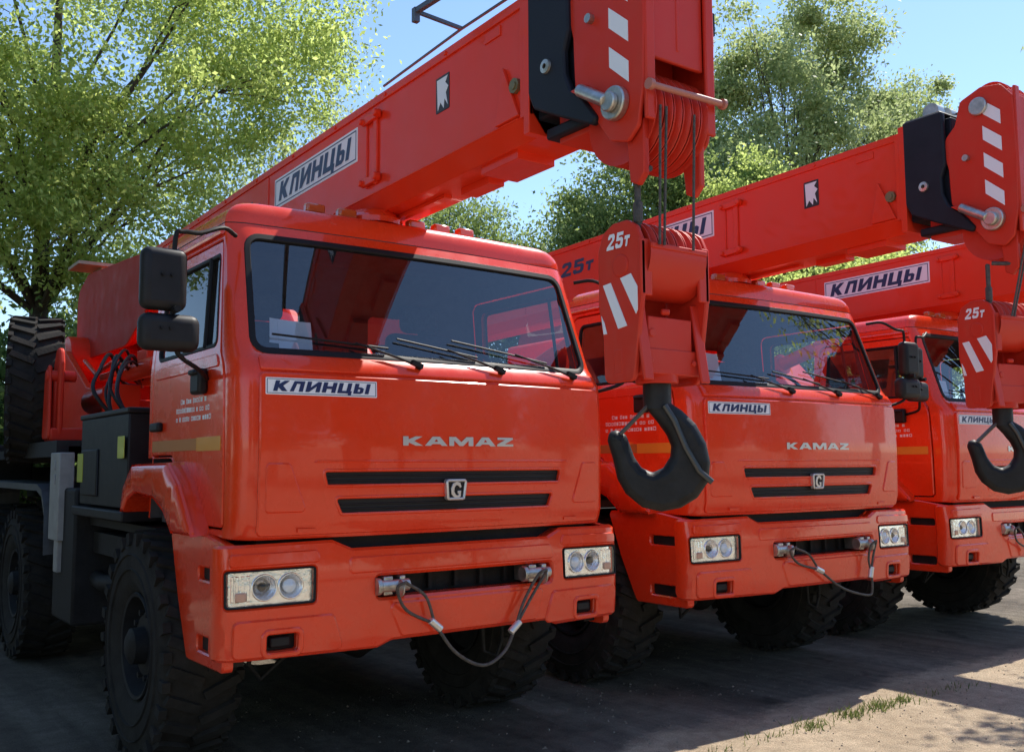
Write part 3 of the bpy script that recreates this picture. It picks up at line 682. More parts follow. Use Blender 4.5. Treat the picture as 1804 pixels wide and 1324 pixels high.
    ZT, ZB, ZC, BW = 3.69, 3.13, 3.045, .20
    sec = [(-BW, ZB), (-.13, ZC), (.13, ZC), (BW, ZB), (BW, ZT-.02), (BW-.02, ZT), (-BW+.02, ZT), (-BW, ZT-.02)]
    m = MB(); ys = [-1.0, -.4, .4, 1.2, 2., 3., 4., 5., 6., 7.05]
    k = len(sec); vs = [(a, y, b) for y in ys for a, b in sec]
    m.add(vs, [[i*k+j, (i+1)*k+j, (i+1)*k+(j+1) % k, i*k+(j+1) % k] for i in range(len(ys)-1) for j in range(k)]+[list(range(k)), [(len(ys)-1)*k+j for j in range(k)][::-1]])
    # edge beads, front collar, rear root plates, top rail
    for s in (-1, 1):
        m.box((s*(BW+.004), 3.0, ZT-.03), (.012, 8.0, .045)); m.box((s*(BW+.006), -.965, 3.40), (.02, .07, .56)); m.prism([(-.92, 3.14), (-.74, 3.14), (-.80, 3.40)], (s*BW+(.02 if s > 0 else 0), 0, 0), (0, 1, 0), (0, 0, 1), .02)
    for s in (-1, 1):
        m.tube([(s*(BW+.001), -.9, ZB+.004), (s*(BW+.001), 6.9, ZB+.004)], .006, 6)
        for y in (1.98, 3.2): m.tube([(s*(BW+.001), y, ZB+.02), (s*(BW+.001), y, ZT-.06)], .005, 6)
        for q in range(9): m.cyl((s*BW, -.30+.62*q, ZT-.03), (s*(BW+.018), -.30+.62*q, ZT-.03), .012, n=6)
        m.box((s*(BW+.003), -.70, 3.60), (.008, .13, .05))
    m.box((0, -.98, 3.375), (.44, .04, .68)); m.box((0, -.62, 3.03), (.22, .30, .05)); m.box((.05, -.25, 3.035), (.10, .25, .05)); m.box((0, 1.2, 3.035), (.05, 2.4, .02))
    shear(m); boom = m.build('boom', BPAINT, root, bevel=.008, ang=25)
    m = MB()
    for s in (-1, 1):
        m.prism(rpoly([(4.6, ZT-.04), (5.4, ZT+.03), (6.9, ZT+.16), (7.35, ZT+.02), (7.35, 2.92), (5.3, 2.86), (4.6, 3.12)], [.1, .3, .2, .18, .42, .5, .2], 7), (s*(BW+.03)+.03*(s > 0), 0, 0), (0, 1, 0), (0, 0, 1), .03)
        for y, z in ((6.3, 3.5), (6.3, 3.4), (6.1, 3.45), (6.5, 3.3)): m.cyl((s*(BW+.03), y, z), (s*(BW+.045), y, z), .035, n=12)
    shear(m); m.build('boom_root', paint('dull_root_paint', (.42, .022, .012), .6, 0., .15, .25), boom, bevel=.01)
    m = MB(); m.box((-.12, 7.0, 3.79), (.55, .5, .035)); m.box((-.12, 7.0, 3.75), (.05, .4, .06)); m.build('rope_guide', mat('tan_board', (.34, .28, .20), .7, noise=.2), boom)
    BS = {-1: (lambda u, v: Vector((-BW, -u, v+SH(-u)))), 1: (lambda u, v: Vector((BW, u, v+SH(u))))}
    for sg in (-1, 1):
        # sticker reads left to right on both sides
        u0 = -1.87 if sg < 0 else .66
        add_sticker(boom, BS[sg], u0, 3.375, 1.21, .205, .0)
        m = MB(); ua = .20 if sg < 0 else -.32; q = [(ua, 3.375), (ua+.125, 3.375), (ua+.125, 3.56), (ua, 3.56)]
        m.mi = 1; patch(m, BS[sg], rpoly(q, .006, 2), off=.003, depth=.003, bev=.001, h=.1); m.mi = 0
        ar = [(.012, .172), (.113, .172), (.090, .142), (.118, .115), (.095, .088), (.112, .020), (.082, .060), (.075, .012), (.045, .050), (.020, .012)]
        patch(m, BS[sg], [(ua+a, 3.375+b) for a, b in ar], off=.0045, depth=.0015, bev=.0004, h=.1)
        m.build('arrow_decal', [WHITE, mat('dark_decal', (.02, .012, .014), .4)], boom)
        m = MB(); put_text(m, BS[sg], '25т', -2.62 if sg < 0 else 2.1, 3.40, .50, .13, .0025, .2); m.build('capacity_lettering', BLUE, boom)
        m = MB(); X = sg*(BW+.012)
        m.box((X-sg*.006, .43, 3.38), (.016, .045, .40)); m.box((X-sg*.008, .54, 3.38), (.012, .016, .40))
        for z in (3.57, 3.21):
            m.box((X+sg*.004, .47, z), (.024, .20, .045)); m.cyl((X, .38, z), (X+sg*.04, .38, z), .022, n=12); m.cyl((X, .56, z), (X+sg*.035, .56, z), .018, n=12)
        shear(m); m.build('clamp_bracket', BPAINT, boom, bevel=.006)
        m = MB(); m.cyl((sg*BW, -.885, 3.285), (sg*(BW+.02), -.885, 3.285), .036, n=8); m.cyl((sg*(BW+.02), -.885, 3.285), (sg*(BW+.026), -.885, 3.285), .02, n=8); m.build('plug_cap', BRASS, boom)
    # black collar of the inner section
    m = MB(); cp = [(-.99, 3.735), (-.99, 3.21), (-1.03, 3.13), (-1.17, 3.06), (-1.42, 2.945), (-1.44, 2.975), (-1.36, 3.075), (-1.28, 3.14), (-1.245, 3.22), (-1.24, 3.32), (-1.27, 3.40), (-1.265, 3.735)]
    for s in (-1, 1): m.prism(rpoly(cp, .015, 2), (s*.185+(.035 if s > 0 else 0), 0, 0), (0, 1, 0), (0, 0, 1), .035)
    m.box((0, -1.14, 3.40), (.33, .30, .60)); m.box((0, -1.12, 3.74), (.40, .24, .02)); m.box((0, -1.2, 3.02), (.33, .3, .05))
    col = m.build('boom_collar', mat('collar_black', (.010, .012, .020), .5, spec=.25, noise=.2), root, bevel=.01)
    for s in (-1, 1):
        m = MB(); m.lathe([(.012, .0), (.012, .012), (.03, .010), (.032, .0)], (s*.221, -1.125, 3.29), (s, 0, 0), 20); m.build('collar_bolt', STEEL, col)
    for x in (-.12, .03):
        m = MB(); m.cyl((x, -1.13, 3.79), (x+.07, -1.13, 3.79), .055, n=16); m.build('guide_roller', STEEL, col)
    # ---------------- boom head
    m = MB(); hp = [(-1.25, 3.48), (-1.28, 3.36), (-1.285, 3.22), (-1.29, 3.14), (-1.36, 3.05), (-1.44, 2.94), (-1.50, 2.86), (-1.60, 2.83), (-1.66, 2.88), (-1.69, 3.02), (-1.70, 3.30), (-1.69, 3.70), (-1.62, 3.79), (-1.50, 3.81), (-1.37, 3.76), (-1.33, 3.62), (-1.27, 3.56)]
    for s in (-1, 1):
        m.prism(rpoly(hp, .03, 3), (s*.18+(.02 if s > 0 else 0), 0, 0), (0, 1, 0), (0, 0, 1), .02)
        m.box((s*.168, -1.695, 3.33), (.05, .018, .86)); m.prism([(-1.3, 3.12), (-1.40, 3.05), (-1.40, 3.12)], (s*.21, 0, 0), (0, 1, 0), (0, 0, 1), .03)
        m.prism([(-1.66, 2.92), (-1.56, 2.86), (-1.58, 2.68), (-1.62, 2.66), (-1.66, 2.70)], (s*.155+.015, 0, 0), (0, 1, 0), (0, 0, 1), .03)
    m.box((0, -1.675, 3.44), (.29, .02, .56)); m.box((0, -1.40, 3.36), (.33, .2, .5)); m.box((0, -1.55, 3.70), (.33, .2, .12)); m.box((0, -1.25, 3.05), (.26, .3, .16))
    m.box((0, -1.682, 3.46), (.02, .012, .5))
    head = m.build('boom_head', HPAINT, root, bevel=.008)
    def sheave(mb, c, r, w, n=32): mb.lathe([(.03, -w/2), (r*.55, -w*.3), (r*.88, -w*.35), (r, -w*.5), (r, -w*.38), (r*.90, -w*.12), (r*.90, w*.12), (r, w*.38), (r, w*.5), (r*.88, w*.35), (r*.55, w*.3), (.03, w/2)], c, (1, 0, 0), n)
    for i in range(6):
        m = MB(); sheave(m, (-.128+.0505*i, -1.515, 2.965), .195, .044); m.build('sheave', HPAINT, head)
    for i in range(2):
        m = MB(); sheave(m, (-.07+.14*i, -1.50, 3.73), .13, .046); m.build('sheave', HPAINT, head)
    for s in (-1, 1):
        m = MB(); m.cyl((s*.20, -1.55, 2.995), (s*.235, -1.55, 2.995), .068, n=28); m.cyl((s*.235, -1.55, 2.995), (s*.26, -1.55, 2.995), .04, n=20)
        if s < 0: m.cyl((-.245, -1.53, 3.005), (-.245, -1.37, 3.10), .027, n=16)
        m.build('sheave_pin', STEEL, head, bevel=.006)
        m = MB(); m.cyl((s*.20, -1.49, 3.69), (s*.225, -1.49, 3.69), .055, n=24); m.build('upper_pin', STEEL, head, bevel=.006)
    m = MB(); m.cyl((-.225, -1.40, 3.40), (-.20, -1.40, 3.40), .02, n=10); m.build('stop_pin', STEEL, head)
    for s in (-1, 1):
        Sx = SX(-.2005) if s < 0 else SXP(.2005)
        for z in (3.64, 3.48, 3.318, 3.155):
            q = [(-1.505, z+.09), (-1.615, z-.005), (-1.615, z-.09), (-1.505, z+.005)]
            q = [(-s*-a if s > 0 else -a, b) for a, b in q]
            m = MB(); patch(m, Sx, q, off=.003, depth=.003, bev=.0006, h=.2); m.build('warning_stripe', WHITE, head)
    m = MB(); m.cyl((-.19, -1.73, 3.02), (.20, -1.73, 3.03), .013, n=12); m.cyl((.20, -1.73, 3.03), (.215, -1.73, 3.03), .022, n=12); m.cyl((-.21, -1.73, 3.02), (-.19, -1.73, 3.02), .022, n=12); m.build('guard_bar', mat('pale_red_bar', (.45, .16, .12), .4), head)
    m = MB(); m.box((.235, -1.60, 3.41), (.06, .10, .10)); m.tube([(.21, -1.6, 3.55), (.28, -1.62, 3.66), (.42, -1.66, 3.74)], .008); m.build('work_lamp', BLACK, head, bevel=.02)
    # rope from the winch and rope falls
    m = MB(); m.tube([(.08, -1.35, 3.82), (.08, -.4, 3.70), (.08, 3., 3.64), (.08, 6.7, 3.60)], .008, 6)
    m.build('winch_rope', ROPE, root)
    # sight rail on the boom
    m = MB()
    A, B, C_, D_ = Vector((-.40, -.33, 3.80)), Vector((-.19, -.42, 3.735)), Vector((-.30, -1.15, 3.84)), Vector((-.19, -1.10, 3.735))
    m.tube([A, C_], .018, 4); m.tube([A, B], .012, 4); m.tube([C_, D_], .012, 4); m.tube([B+Vector((.005, .8, -.03)), B, D_], .008, 6); m.box(A+Vector((0, 0, -.02)), (.03, .03, .07))
    m.build('sight_rail', RAILM, root)
    return root

# ------------------------------------------------------------------ hook block
def make_hook():
    root = empty('hook_block', (0, -1.535, 2.50))
    m = MB()
    ck = [(-.115, -.05), (-.115, .20-.25), (-.10, 0.0), (-.05, .035), (.05, .035), (.10, 0.), (.125, -.06), (.125, -.28), (.10, -.40), (.10, -.60), (-.065, -.60), (-.115, -.25)]
    ck = [(-.118, -.27), (-.118, -.06), (-.09, .0), (-.04, .03), (.04, .03), (.10, 0.), (.13, -.07), (.13, -.30), (.105, -.42), (.10, -.60), (-.065, -.60)]
    for s in (-1, 1):
        m.prism(rpoly(ck, .03, 3), (s*.165+(.022 if s > 0 else 0), 0, 0), (0, 1, 0), (0, 0, 1), .022)
        m.box((s*.160, -.110, -.165), (.06, .016, .22)); m.box((s*.155, -.088, -.44), (.05, .014, .32), Matrix.Rotation(R(-9), 3, 'X')); m.cyl((s*.18, 0, -.145), (s*.192, 0, -.145), .045, n=20)
        m.box((s*.18, .02, -.52), (.016, .05, .10))
    # rounded sheave guard, crosshead
    vs = []; n = 14
    for i in range(n+1):
        t = R(-5+105*i/n); vs += [(-.155, .005-.142*math.cos(t), -.10-.165*math.sin(t)), (.155, .005-.142*math.cos(t), -.10-.165*math.sin(t))]
    m.add(vs, [[2*i, 2*i+2, 2*i+3, 2*i+1] for i in range(n)]); m.box((0, -.136, -.082), (.31, .014, .022)); m.box((0, .1, -.2), (.31, .015, .25))
    m.box((0, 0, -.52), (.31, .17, .10)); m.box((0, -.005, -.41), (.24, .15, .13)); m.cyl((0, 0, -.60), (0, 0, -.56), .085, n=28); m.cyl((-.10, -.085, -.41), (-.10, -.075, -.41), .02, n=6)
    for x in (-.12, .12): m.cyl((x, -.095, -.52), (x, -.08, -.52), .014, n=6)
    m.cyl((-.07, -.10, -.33), (-.04, -.115, -.33), .012, n=10)
    cheek = m.build('block_housing', HPAINT, root, bevel=.007)
    for i in range(6):
        m = MB(); r = .132; w = .044
        m.lathe([(.03, -w/2), (r*.88, -w*.35), (r, -w*.5), (r, -w*.38), (r*.9, -w*.12), (r*.9, w*.12), (r, w*.38), (r, w*.5), (r*.88, w*.35), (.03, w/2)], (-.125+.05*i, .005, -.095), (1, 0, 0), 32); m.build('sheave', HPAINT, root)
    m = MB()
    for s in (-1, 1):
        Sx = SX(-.1875) if s < 0 else SXP(.1875)
        for q in ([(-.10, -.21), (-.055, -.205), (.035, -.385), (-.015, -.392)], [(.0, -.195), (.06, -.185), (.095, -.24), (.095, -.33), (.085, -.345)], [(-.112, -.33), (-.095, -.36), (-.08, -.405), (-.10, -.405)]):
            # stripes fall towards the front edge of the block
            m = MB(); q = [(-a if s > 0 else a, b) for a, b in q]; patch(m, Sx, q, off=.003, depth=.003, bev=.0006, h=.2); m.build('warning_stripe', WHITE, root)
    m = MB()
    for s in (-1, 1):
        Sx = SX(-.1875) if s < 0 else SXP(.1875); put_text(m, Sx, '25т', -.075, -.075, .140, .062, .003, .2)
    m.build('capacity_lettering', WHITE, root)
    # ropes' short tails and wedge socket are parts of the block
    m = MB(); m.box((-.145, -.06, .06), (.03, .035, .09)); m.cyl((-.145, -.06, .09), (-.145, -.06, .24), .013, n=10); m.box((-.145, -.06, .0), (.02, .03, .08)); m.build('wedge_socket', ROPE, root, bevel=.012)
    # forged hook
    px = [(1133, 650), (1180, 650), (1178, 705), (1200, 720), (1225, 745), (1243, 780), (1250, 815), (1246, 850), (1225, 880), (1195, 898), (1160, 905), (1125, 897), (1095, 872), (1080, 845), (1073, 810), (1063, 775), (1066, 759), (1080, 755), (1098, 765), (1105, 785), (1112, 805), (1125, 825), (1145, 834), (1165, 825), (1178, 805), (1180, 785), (1172, 765), (1155, 740), (1140, 722), (1133, 705)]
    k = .00214; pl = [((a-1156)*k, (650-b)*k-.555) for a, b in px]
    ex = Vector((.74, -.67, 0)); nn = ex.cross(Vector((0, 0, 1))).normalized()
    m = MB(); pl = rpoly(pl, .02, 2); th = .10; o = Vector((0, 0, 0))
    S0 = plane(o+nn*(th/2), ex, (0, 0, 1)); S1 = plane(o-nn*(th/2), -ex, (0, 0, 1))
    # thick body with generously rounded edges
    if area(pl) < 0: pl = pl[::-1]
    rings = []
    for d, t in ((0.032, th/2), (.020, th/2-.004), (.010, th/2-.012), (.003, th/2-.024), (0., th/2-.04), (0, -th/2+.04), (.003, -th/2+.024), (.010, -th/2+.012), (.020, -th/2+.004), (.032, -th/2)):
        q = inset(pl, d) if d else pl; rings.append([ex*a+Vector((0, 0, b))+nn*t for a, b in q])
    K = len(pl); vs = [p for r_ in rings for p in r_]
    fs = [[i*K+j, (i+1)*K+j, (i+1)*K+(j+1) % K, i*K+(j+1) % K] for i in range(len(rings)-1) for j in range(K)]
    m.add(vs, fs)
    top2d = inset(pl, .032); vo, ft, idx = triang([top2d], None)
    m.add([ex*a+Vector((0, 0, b))+nn*(th/2) for a, b in vo], ft); m.add([ex*a+Vector((0, 0, b))-nn*(th/2) for a, b in vo], [f[::-1] for f in ft])
    m.cyl((0, 0, -.70), (0, 0, -.53), .056, n=24)
    m.build('hook', HOOKM, root, ang=60)
    m = MB(); f_ = lambda a, b, t=0.: ex*((a-1156)*k)+Vector((0, 0, (650-b)*k-.555))+nn*t
    for t in (-.03, .03): m.tube([f_(1138, 712, t), f_(1118, 732, t), f_(1086, 764, t)], .008, 8)
    m.tube([f_(1086, 764, -.035), f_(1086, 764, .035)], .011, 8)
    m.tube([f_(1168, 712, .056), f_(1185, 740, .060), f_(1205, 790, .062), f_(1228, 832, .062), f_(1250, 851, .055)], .012, 8)
    m.build('safety_latch', mat('latch_steel', (.09, .09, .085), .4, metal=.7), root)
    return root

# ------------------------------------------------------------------ tow cable
def make_cable(p):
    """left pin, left ferrule, bottom, right ferrule, right pin in truck coordinates"""
    root = empty('tow_cable', p[0]); o = Vector(p[0])
    P = [Vector(q)-o for q in p]
    def bez(pts, n=24):
        pts = [Vector(q) for q in pts]; out = []
        pp = [2*pts[0]-pts[1]]+pts+[2*pts[-1]-pts[-2]]
        for i in range(1, len(pp)-2):
            for t in np.linspace(0, 1, 8, endpoint=False):
                a, b, c, d = pp[i-1:i+3]; out.append(.5*((2*b)+(c-a)*t+(2*a-5*b+4*c-d)*t*t+(3*b-a-3*c+d)*t**3))
        out.append(pts[-1]); return out
    m = MB(); m.tube(bez([P[1], P[1].lerp(P[2], .5)+Vector((-.02, 0, -.035)), P[2], P[2].lerp(P[3], .5)+Vector((.03, 0, -.035)), P[3]]), .009, 8); m.build('rope', ROPE, root)
    for a, b, w in ((P[0], P[1], .055), (P[4], P[3], .03)):
        m = MB(); d = Vector((w, .0, w*.5))
        m.tube(bez([b, a.lerp(b, .45)+d, a+Vector((.03, -.02, .01)), a+Vector((0, -.04, .02)), a+Vector((-.03, -.02, -.01)), a.lerp(b, .45)-d, b]), .008, 8); m.build('rope_eye', ROPE, root)
    for a, q in ((P[1], P[2]), (P[3], P[2])):
        m = MB(); dd = (q-a).normalized(); m.cyl(a-dd*.035, a+dd*.045, .019, n=14); m.build('ferrule', mat('aluminium_ferrule', (.72, .70, .68), .35, metal=.7), root, bevel=.004)
    return root

TR = [((0, 0, 0), 0.), ((3.077, .049, 0), -.035), ((6.288, .141, 0), -.005)]
TL = ['red-orange truck crane nearest the camera, in front of the big green tree', 'middle truck crane of the three, between the nearest and the farthest one', 'third truck crane, farthest right and cut by the photo edge']
trucks = []
t0 = make_truck()
for i, ((x, y, z), rz) in enumerate(TR):
    t = t0 if i == 0 else copy_tree(t0)
    t.location = (x, y, z); t.rotation_euler.z = rz
    if i:
        for q in [q for q in bpy.data.objects if q.parent == t and q.name.startswith('sight_rail')]: bpy.data.objects.remove(q)
    tag(t, TL[i], 'truck crane', 'truck cranes parked in a row'); trucks.append(t)
def tw(i, p):
    (x, y, z), a = TR[i]; c, s = math.cos(a), math.sin(a); return Vector((x+c*p[0]-s*p[1], y+s*p[0]+c*p[1], z+p[2]))
# hooks
HL_ = ['red hook block with big black hook hanging over the nearest truck front', 'red hook block hanging before the second truck, at the right edge of the photo', 'hook block of the farthest truck crane, hanging past the right photo edge']
HP = [(0.0, -1.535, 2.50), (-.06, -1.46, 2.50), (0, -1.5, 2.48)]
h0 = make_hook()
for i in range(3):
    h = h0 if i == 0 else copy_tree(h0)
    h.location = tw(i, HP[i]); h.rotation_euler.z = TR[i][1]+(0, R(-8), R(5))[i]
    tag(h, HL_[i], 'hook block', 'hook blocks hanging from the booms')
    # rope falls (parts of the crane they run from)
    lp = Vector(HP[i])
    for j, (xa, xb) in enumerate(((-.128, -.12), (-.095, -.095), (.06, .065))):
        m = MB(); m.tube([(xa, -1.71, 2.96), (xb+lp.x, lp.y-.15, 2.42)], .0062, 6); m.build('hoist_rope', ROPE, trucks[i])
    m = MB(); m.tube([(-.135, -1.66, 2.72), (-.145+lp.x, lp.y-.06, 2.74)], .012, 6); m.build('hoist_rope', ROPE, trucks[i])
# tow cables
CB = [[(-.335, -.10, 1.0), (-.14, -.10, .80), (.15, -.10, .565), (.36, -.10, .74), (.52, -.10, 1.0)], [(-.335, -.10, 1.0), (-.05, -.10, .85), (.49, -.10, .635), (.535, -.10, .80), (.55, -.10, 1.0)], [(-.335, -.10, 1.0), (-.12, -.10, .82), (.1, -.10, .60), (.40, -.10, .76), (.55, -.10, 1.0)]]
CL = ['steel tow cable looped low in a deep curve across the nearest truck bumper', 'steel tow cable hanging in a skewed V across the second truck bumper', 'steel tow cable on the bumper of the farthest truck']
for i in range(3):
    c = make_cable(CB[i]); c.location = tw(i, CB[i][0]); c.rotation_euler.z = TR[i][1]; tag(c, CL[i], 'tow cable', 'tow cables on the bumpers')
# papers behind the windscreens
PP = [((-.72, .36, 2.275), (.235, .17), 'white paper sheets propped behind the nearest truck windscreen'), ((-.55, .38, 2.31), (.15, .20), 'white paper sheet propped behind the second truck windscreen'), ((-.55, .38, 2.30), (.16, .14), 'white paper sheet propped behind the farthest truck windscreen')]
for i, (c, d, lb) in enumerate(PP):
    m = MB(); rx = Matrix.Rotation(R(-12), 3, 'X')
    m.box((d[0]*.08, 0, d[1]*.5), (d[0]*.78, .003, d[1]), rx); m.box((-d[0]*.1, .006, d[1]*.62), (d[0]*.8, .003, d[1]*.78), rx @ Matrix.Rotation(R(4), 3, 'Y'))
    o = m.build('paper_sheet', PAPER); o.location = tw(i, (c[0], c[1], c[2]-d[1]*.5-.03)); o.rotation_euler.z = TR[i][1]
    tag(o, lb, 'paper', 'papers behind the windscreens')

# ------------------------------------------------------------------ ground
def ground_mat():
    m = bpy.data.materials.new('dusty_yard'); m.use_nodes = True; t = m.node_tree; b = t.nodes['Principled BSDF']; b.inputs['Roughness'].default_value = .95; b.inputs['Specular IOR Level'].default_value = .15
    tc = t.nodes.new('ShaderNodeTexCoord'); L = t.links.new
    def noise(s, d=6, r=.6, sc=(1, 1, 1), dist=0.):
        mp = t.nodes.new('ShaderNodeMapping'); mp.inputs['Scale'].default_value = sc; L(tc.outputs['Object'], mp.inputs[0])
        n = t.nodes.new('ShaderNodeTexNoise'); n.inputs['Scale'].default_value = s; n.inputs['Detail'].default_value = d; n.inputs['Roughness'].default_value = r; n.inputs['Distortion'].default_value = dist; L(mp.outputs[0], n.inputs['Vector']); return n.outputs['Fac']
    def ramp(f, a, b_, p0, p1):
        r = t.nodes.new('ShaderNodeValToRGB'); r.color_ramp.elements[0].position = p0; r.color_ramp.elements[1].position = p1; r.color_ramp.elements[0].color = (*a, 1); r.color_ramp.elements[1].color = (*b_, 1); L(f, r.inputs[0]); return r.outputs[0]
    def mix(bt, f, a, c):
        x = t.nodes.new('ShaderNodeMix'); x.data_type = 'RGBA'; x.blend_type = bt
        if isinstance(f, float): x.inputs[0].default_value = f
        else: L(f, x.inputs[0])
        L(a, x.inputs[6]); L(c, x.inputs[7]); return x.outputs[2]
    fine = ramp(noise(110, 3), (.60, .60, .60), (1.18, 1.18, 1.18), .3, .7)
    mid = ramp(noise(9, 7, .72), (.70, .70, .70), (1.12, 1.12, 1.12), .32, .68)
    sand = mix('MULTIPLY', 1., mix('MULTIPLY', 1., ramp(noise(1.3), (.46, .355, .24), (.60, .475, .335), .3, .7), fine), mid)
    dark_ground = mix('MULTIPLY', 1., mix('MULTIPLY', 1., ramp(noise(.9, 6), (.160, .134, .106), (.310, .260, .205), .35, .68), fine), mid)
    # worn tyre tracks running out of the parking places, oil stains
    trk = ramp(noise(2.6, 5, .6, (1.6, .12, 1)), (.62, .62, .62), (1.05, 1.05, 1.05), .42, .60); dark_ground = mix('MULTIPLY', .7, dark_ground, trk)
    oil = ramp(noise(2.1, 3, .5, (1, 1, 1), .6), (1, 1, 1), (.42, .42, .42), .64, .72); dark_ground = mix('MULTIPLY', .8, dark_ground, oil)
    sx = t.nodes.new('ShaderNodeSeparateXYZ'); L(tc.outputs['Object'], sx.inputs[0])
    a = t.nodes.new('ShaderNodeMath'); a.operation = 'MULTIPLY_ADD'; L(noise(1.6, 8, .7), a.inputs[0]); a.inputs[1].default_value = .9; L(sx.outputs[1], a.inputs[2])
    f = ramp(a.outputs[0], (0, 0, 0), (1, 1, 1), .28, .46)  # paler ground in front, darker ground behind, blended along y
    L(mix('MIX', f, sand, dark_ground), b.inputs['Base Color'])
    bp = t.nodes.new('ShaderNodeBump'); bp.inputs['Strength'].default_value = .8; bp.inputs['Distance'].default_value = .03
    ad = t.nodes.new('ShaderNodeMath'); L(noise(45, 6, .75), ad.inputs[0]); L(noise(5, 6, .65), ad.inputs[1]); L(ad.outputs[0], bp.inputs['Height']); L(bp.outputs[0], b.inputs['Normal'])
    return m
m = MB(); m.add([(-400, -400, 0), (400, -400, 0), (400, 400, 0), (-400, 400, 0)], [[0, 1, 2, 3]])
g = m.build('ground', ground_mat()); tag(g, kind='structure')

# grass tufts on the lit verge
def leaf_mat(name, c0, c1, trans=.35):
    m = bpy.data.materials.new(name); m.use_nodes = True; t = m.node_tree; t.nodes.clear(); L = t.links.new
    out = t.nodes.new('ShaderNodeOutputMaterial'); geo = t.nodes.new('ShaderNodeNewGeometry'); r = t.nodes.new('ShaderNodeValToRGB')
    r.color_ramp.elements[0].color = (*c0, 1); r.color_ramp.elements[1].color = (*c1, 1); L(geo.outputs['Random Per Island'], r.inputs[0])
    d = t.nodes.new('ShaderNodeBsdfPrincipled'); d.inputs['Roughness'].default_value = .5; d.inputs['Specular IOR Level'].default_value = .15; L(r.outputs[0], d.inputs['Base Color'])
    tr = t.nodes.new('ShaderNodeBsdfTranslucent'); hs = t.nodes.new('ShaderNodeHueSaturation'); hs.inputs['Value'].default_value = 2.3; hs.inputs['Hue'].default_value = .487; L(r.outputs[0], hs.inputs['Color']); L(hs.outputs[0], tr.inputs[0])
    mx = t.nodes.new('ShaderNodeMixShader'); mx.inputs[0].default_value = trans; L(d.outputs[0], mx.inputs[1]); L(tr.outputs[0], mx.inputs[2]); L(mx.outputs[0], out.inputs[0])
    return m
def quads_obj(name, V, material, parent=None):
    """V: (n,4,3) leaf faces"""
    n = len(V); me = bpy.data.meshes.new(name); me.vertices.add(n*4); me.vertices.foreach_set('co', V.reshape(-1).astype(np.float32))
    me.loops.add(n*4); me.loops.foreach_set('vertex_index', np.arange(n*4, dtype=np.int32)); me.polygons.add(n); me.polygons.foreach_set('loop_start', np.arange(0, n*4, 4, dtype=np.int32))
    me.update(calc_edges=True); me.validate(); me.materials.append(material); o = bpy.data.objects.new(name, me); COL.objects.link(o); o.parent = parent; return o
rg = np.random.default_rng(7)
def blades(C, h, w):
    n = len(C); a = rg.uniform(0, 2*np.pi, n); H = h*rg.uniform(.4, 1.2, n); dx = np.c_[np.cos(a), np.sin(a), np.zeros(n)]; ln = np.c_[rg.normal(0, .45, (n, 2)), np.ones(n)]*H[:, None]
    return np.stack([C-dx*w, C+dx*w, C+ln*.6+dx*w*.6, C+ln], 1)
px_ = np.concatenate([rg.uniform(1.4, 4.2, 150), rg.normal(3.05, .10, 170), rg.normal(3.3, .05, 70), rg.normal(2.72, .06, 110), rg.normal(2.3, .08, 90)])
py_ = -.47+rg.normal(0, .05, len(px_))-.03*np.abs(px_-3.0)
tag(quads_obj('grass', blades(np.c_[px_, py_, np.zeros(len(px_))], .042, .004), leaf_mat('grass_blade', (.05, .09, .02), (.16, .18, .06), .25)), 'thin grass and weeds along the shadow edge on the bare ground', 'grass', kind='stuff')
# loose gravel
m = MB(); rnd = random.Random(11)
for i in range(1500):
    x = rnd.uniform(-.5, 6.5); y = rnd.uniform(-1.9, 2.2); r = rnd.uniform(.003, .010)*(1.6 if rnd.random() < .06 else 1); a = rnd.uniform(0, 6)
    vs = [(x+r*math.cos(a+q*2.1)*rnd.uniform(.7, 1.2), y+r*math.sin(a+q*2.1)*rnd.uniform(.7, 1.2), 0.) for q in range(3)]+[(x, y, r*.9)]
    m.add(vs, [[0, 1, 3], [1, 2, 3], [2, 0, 3]])
tag(m.build('gravel', mat('gravel_stone', (.22, .18, .14), .9)), 'scattered grit and small stones on the yard', 'gravel', kind='stuff')

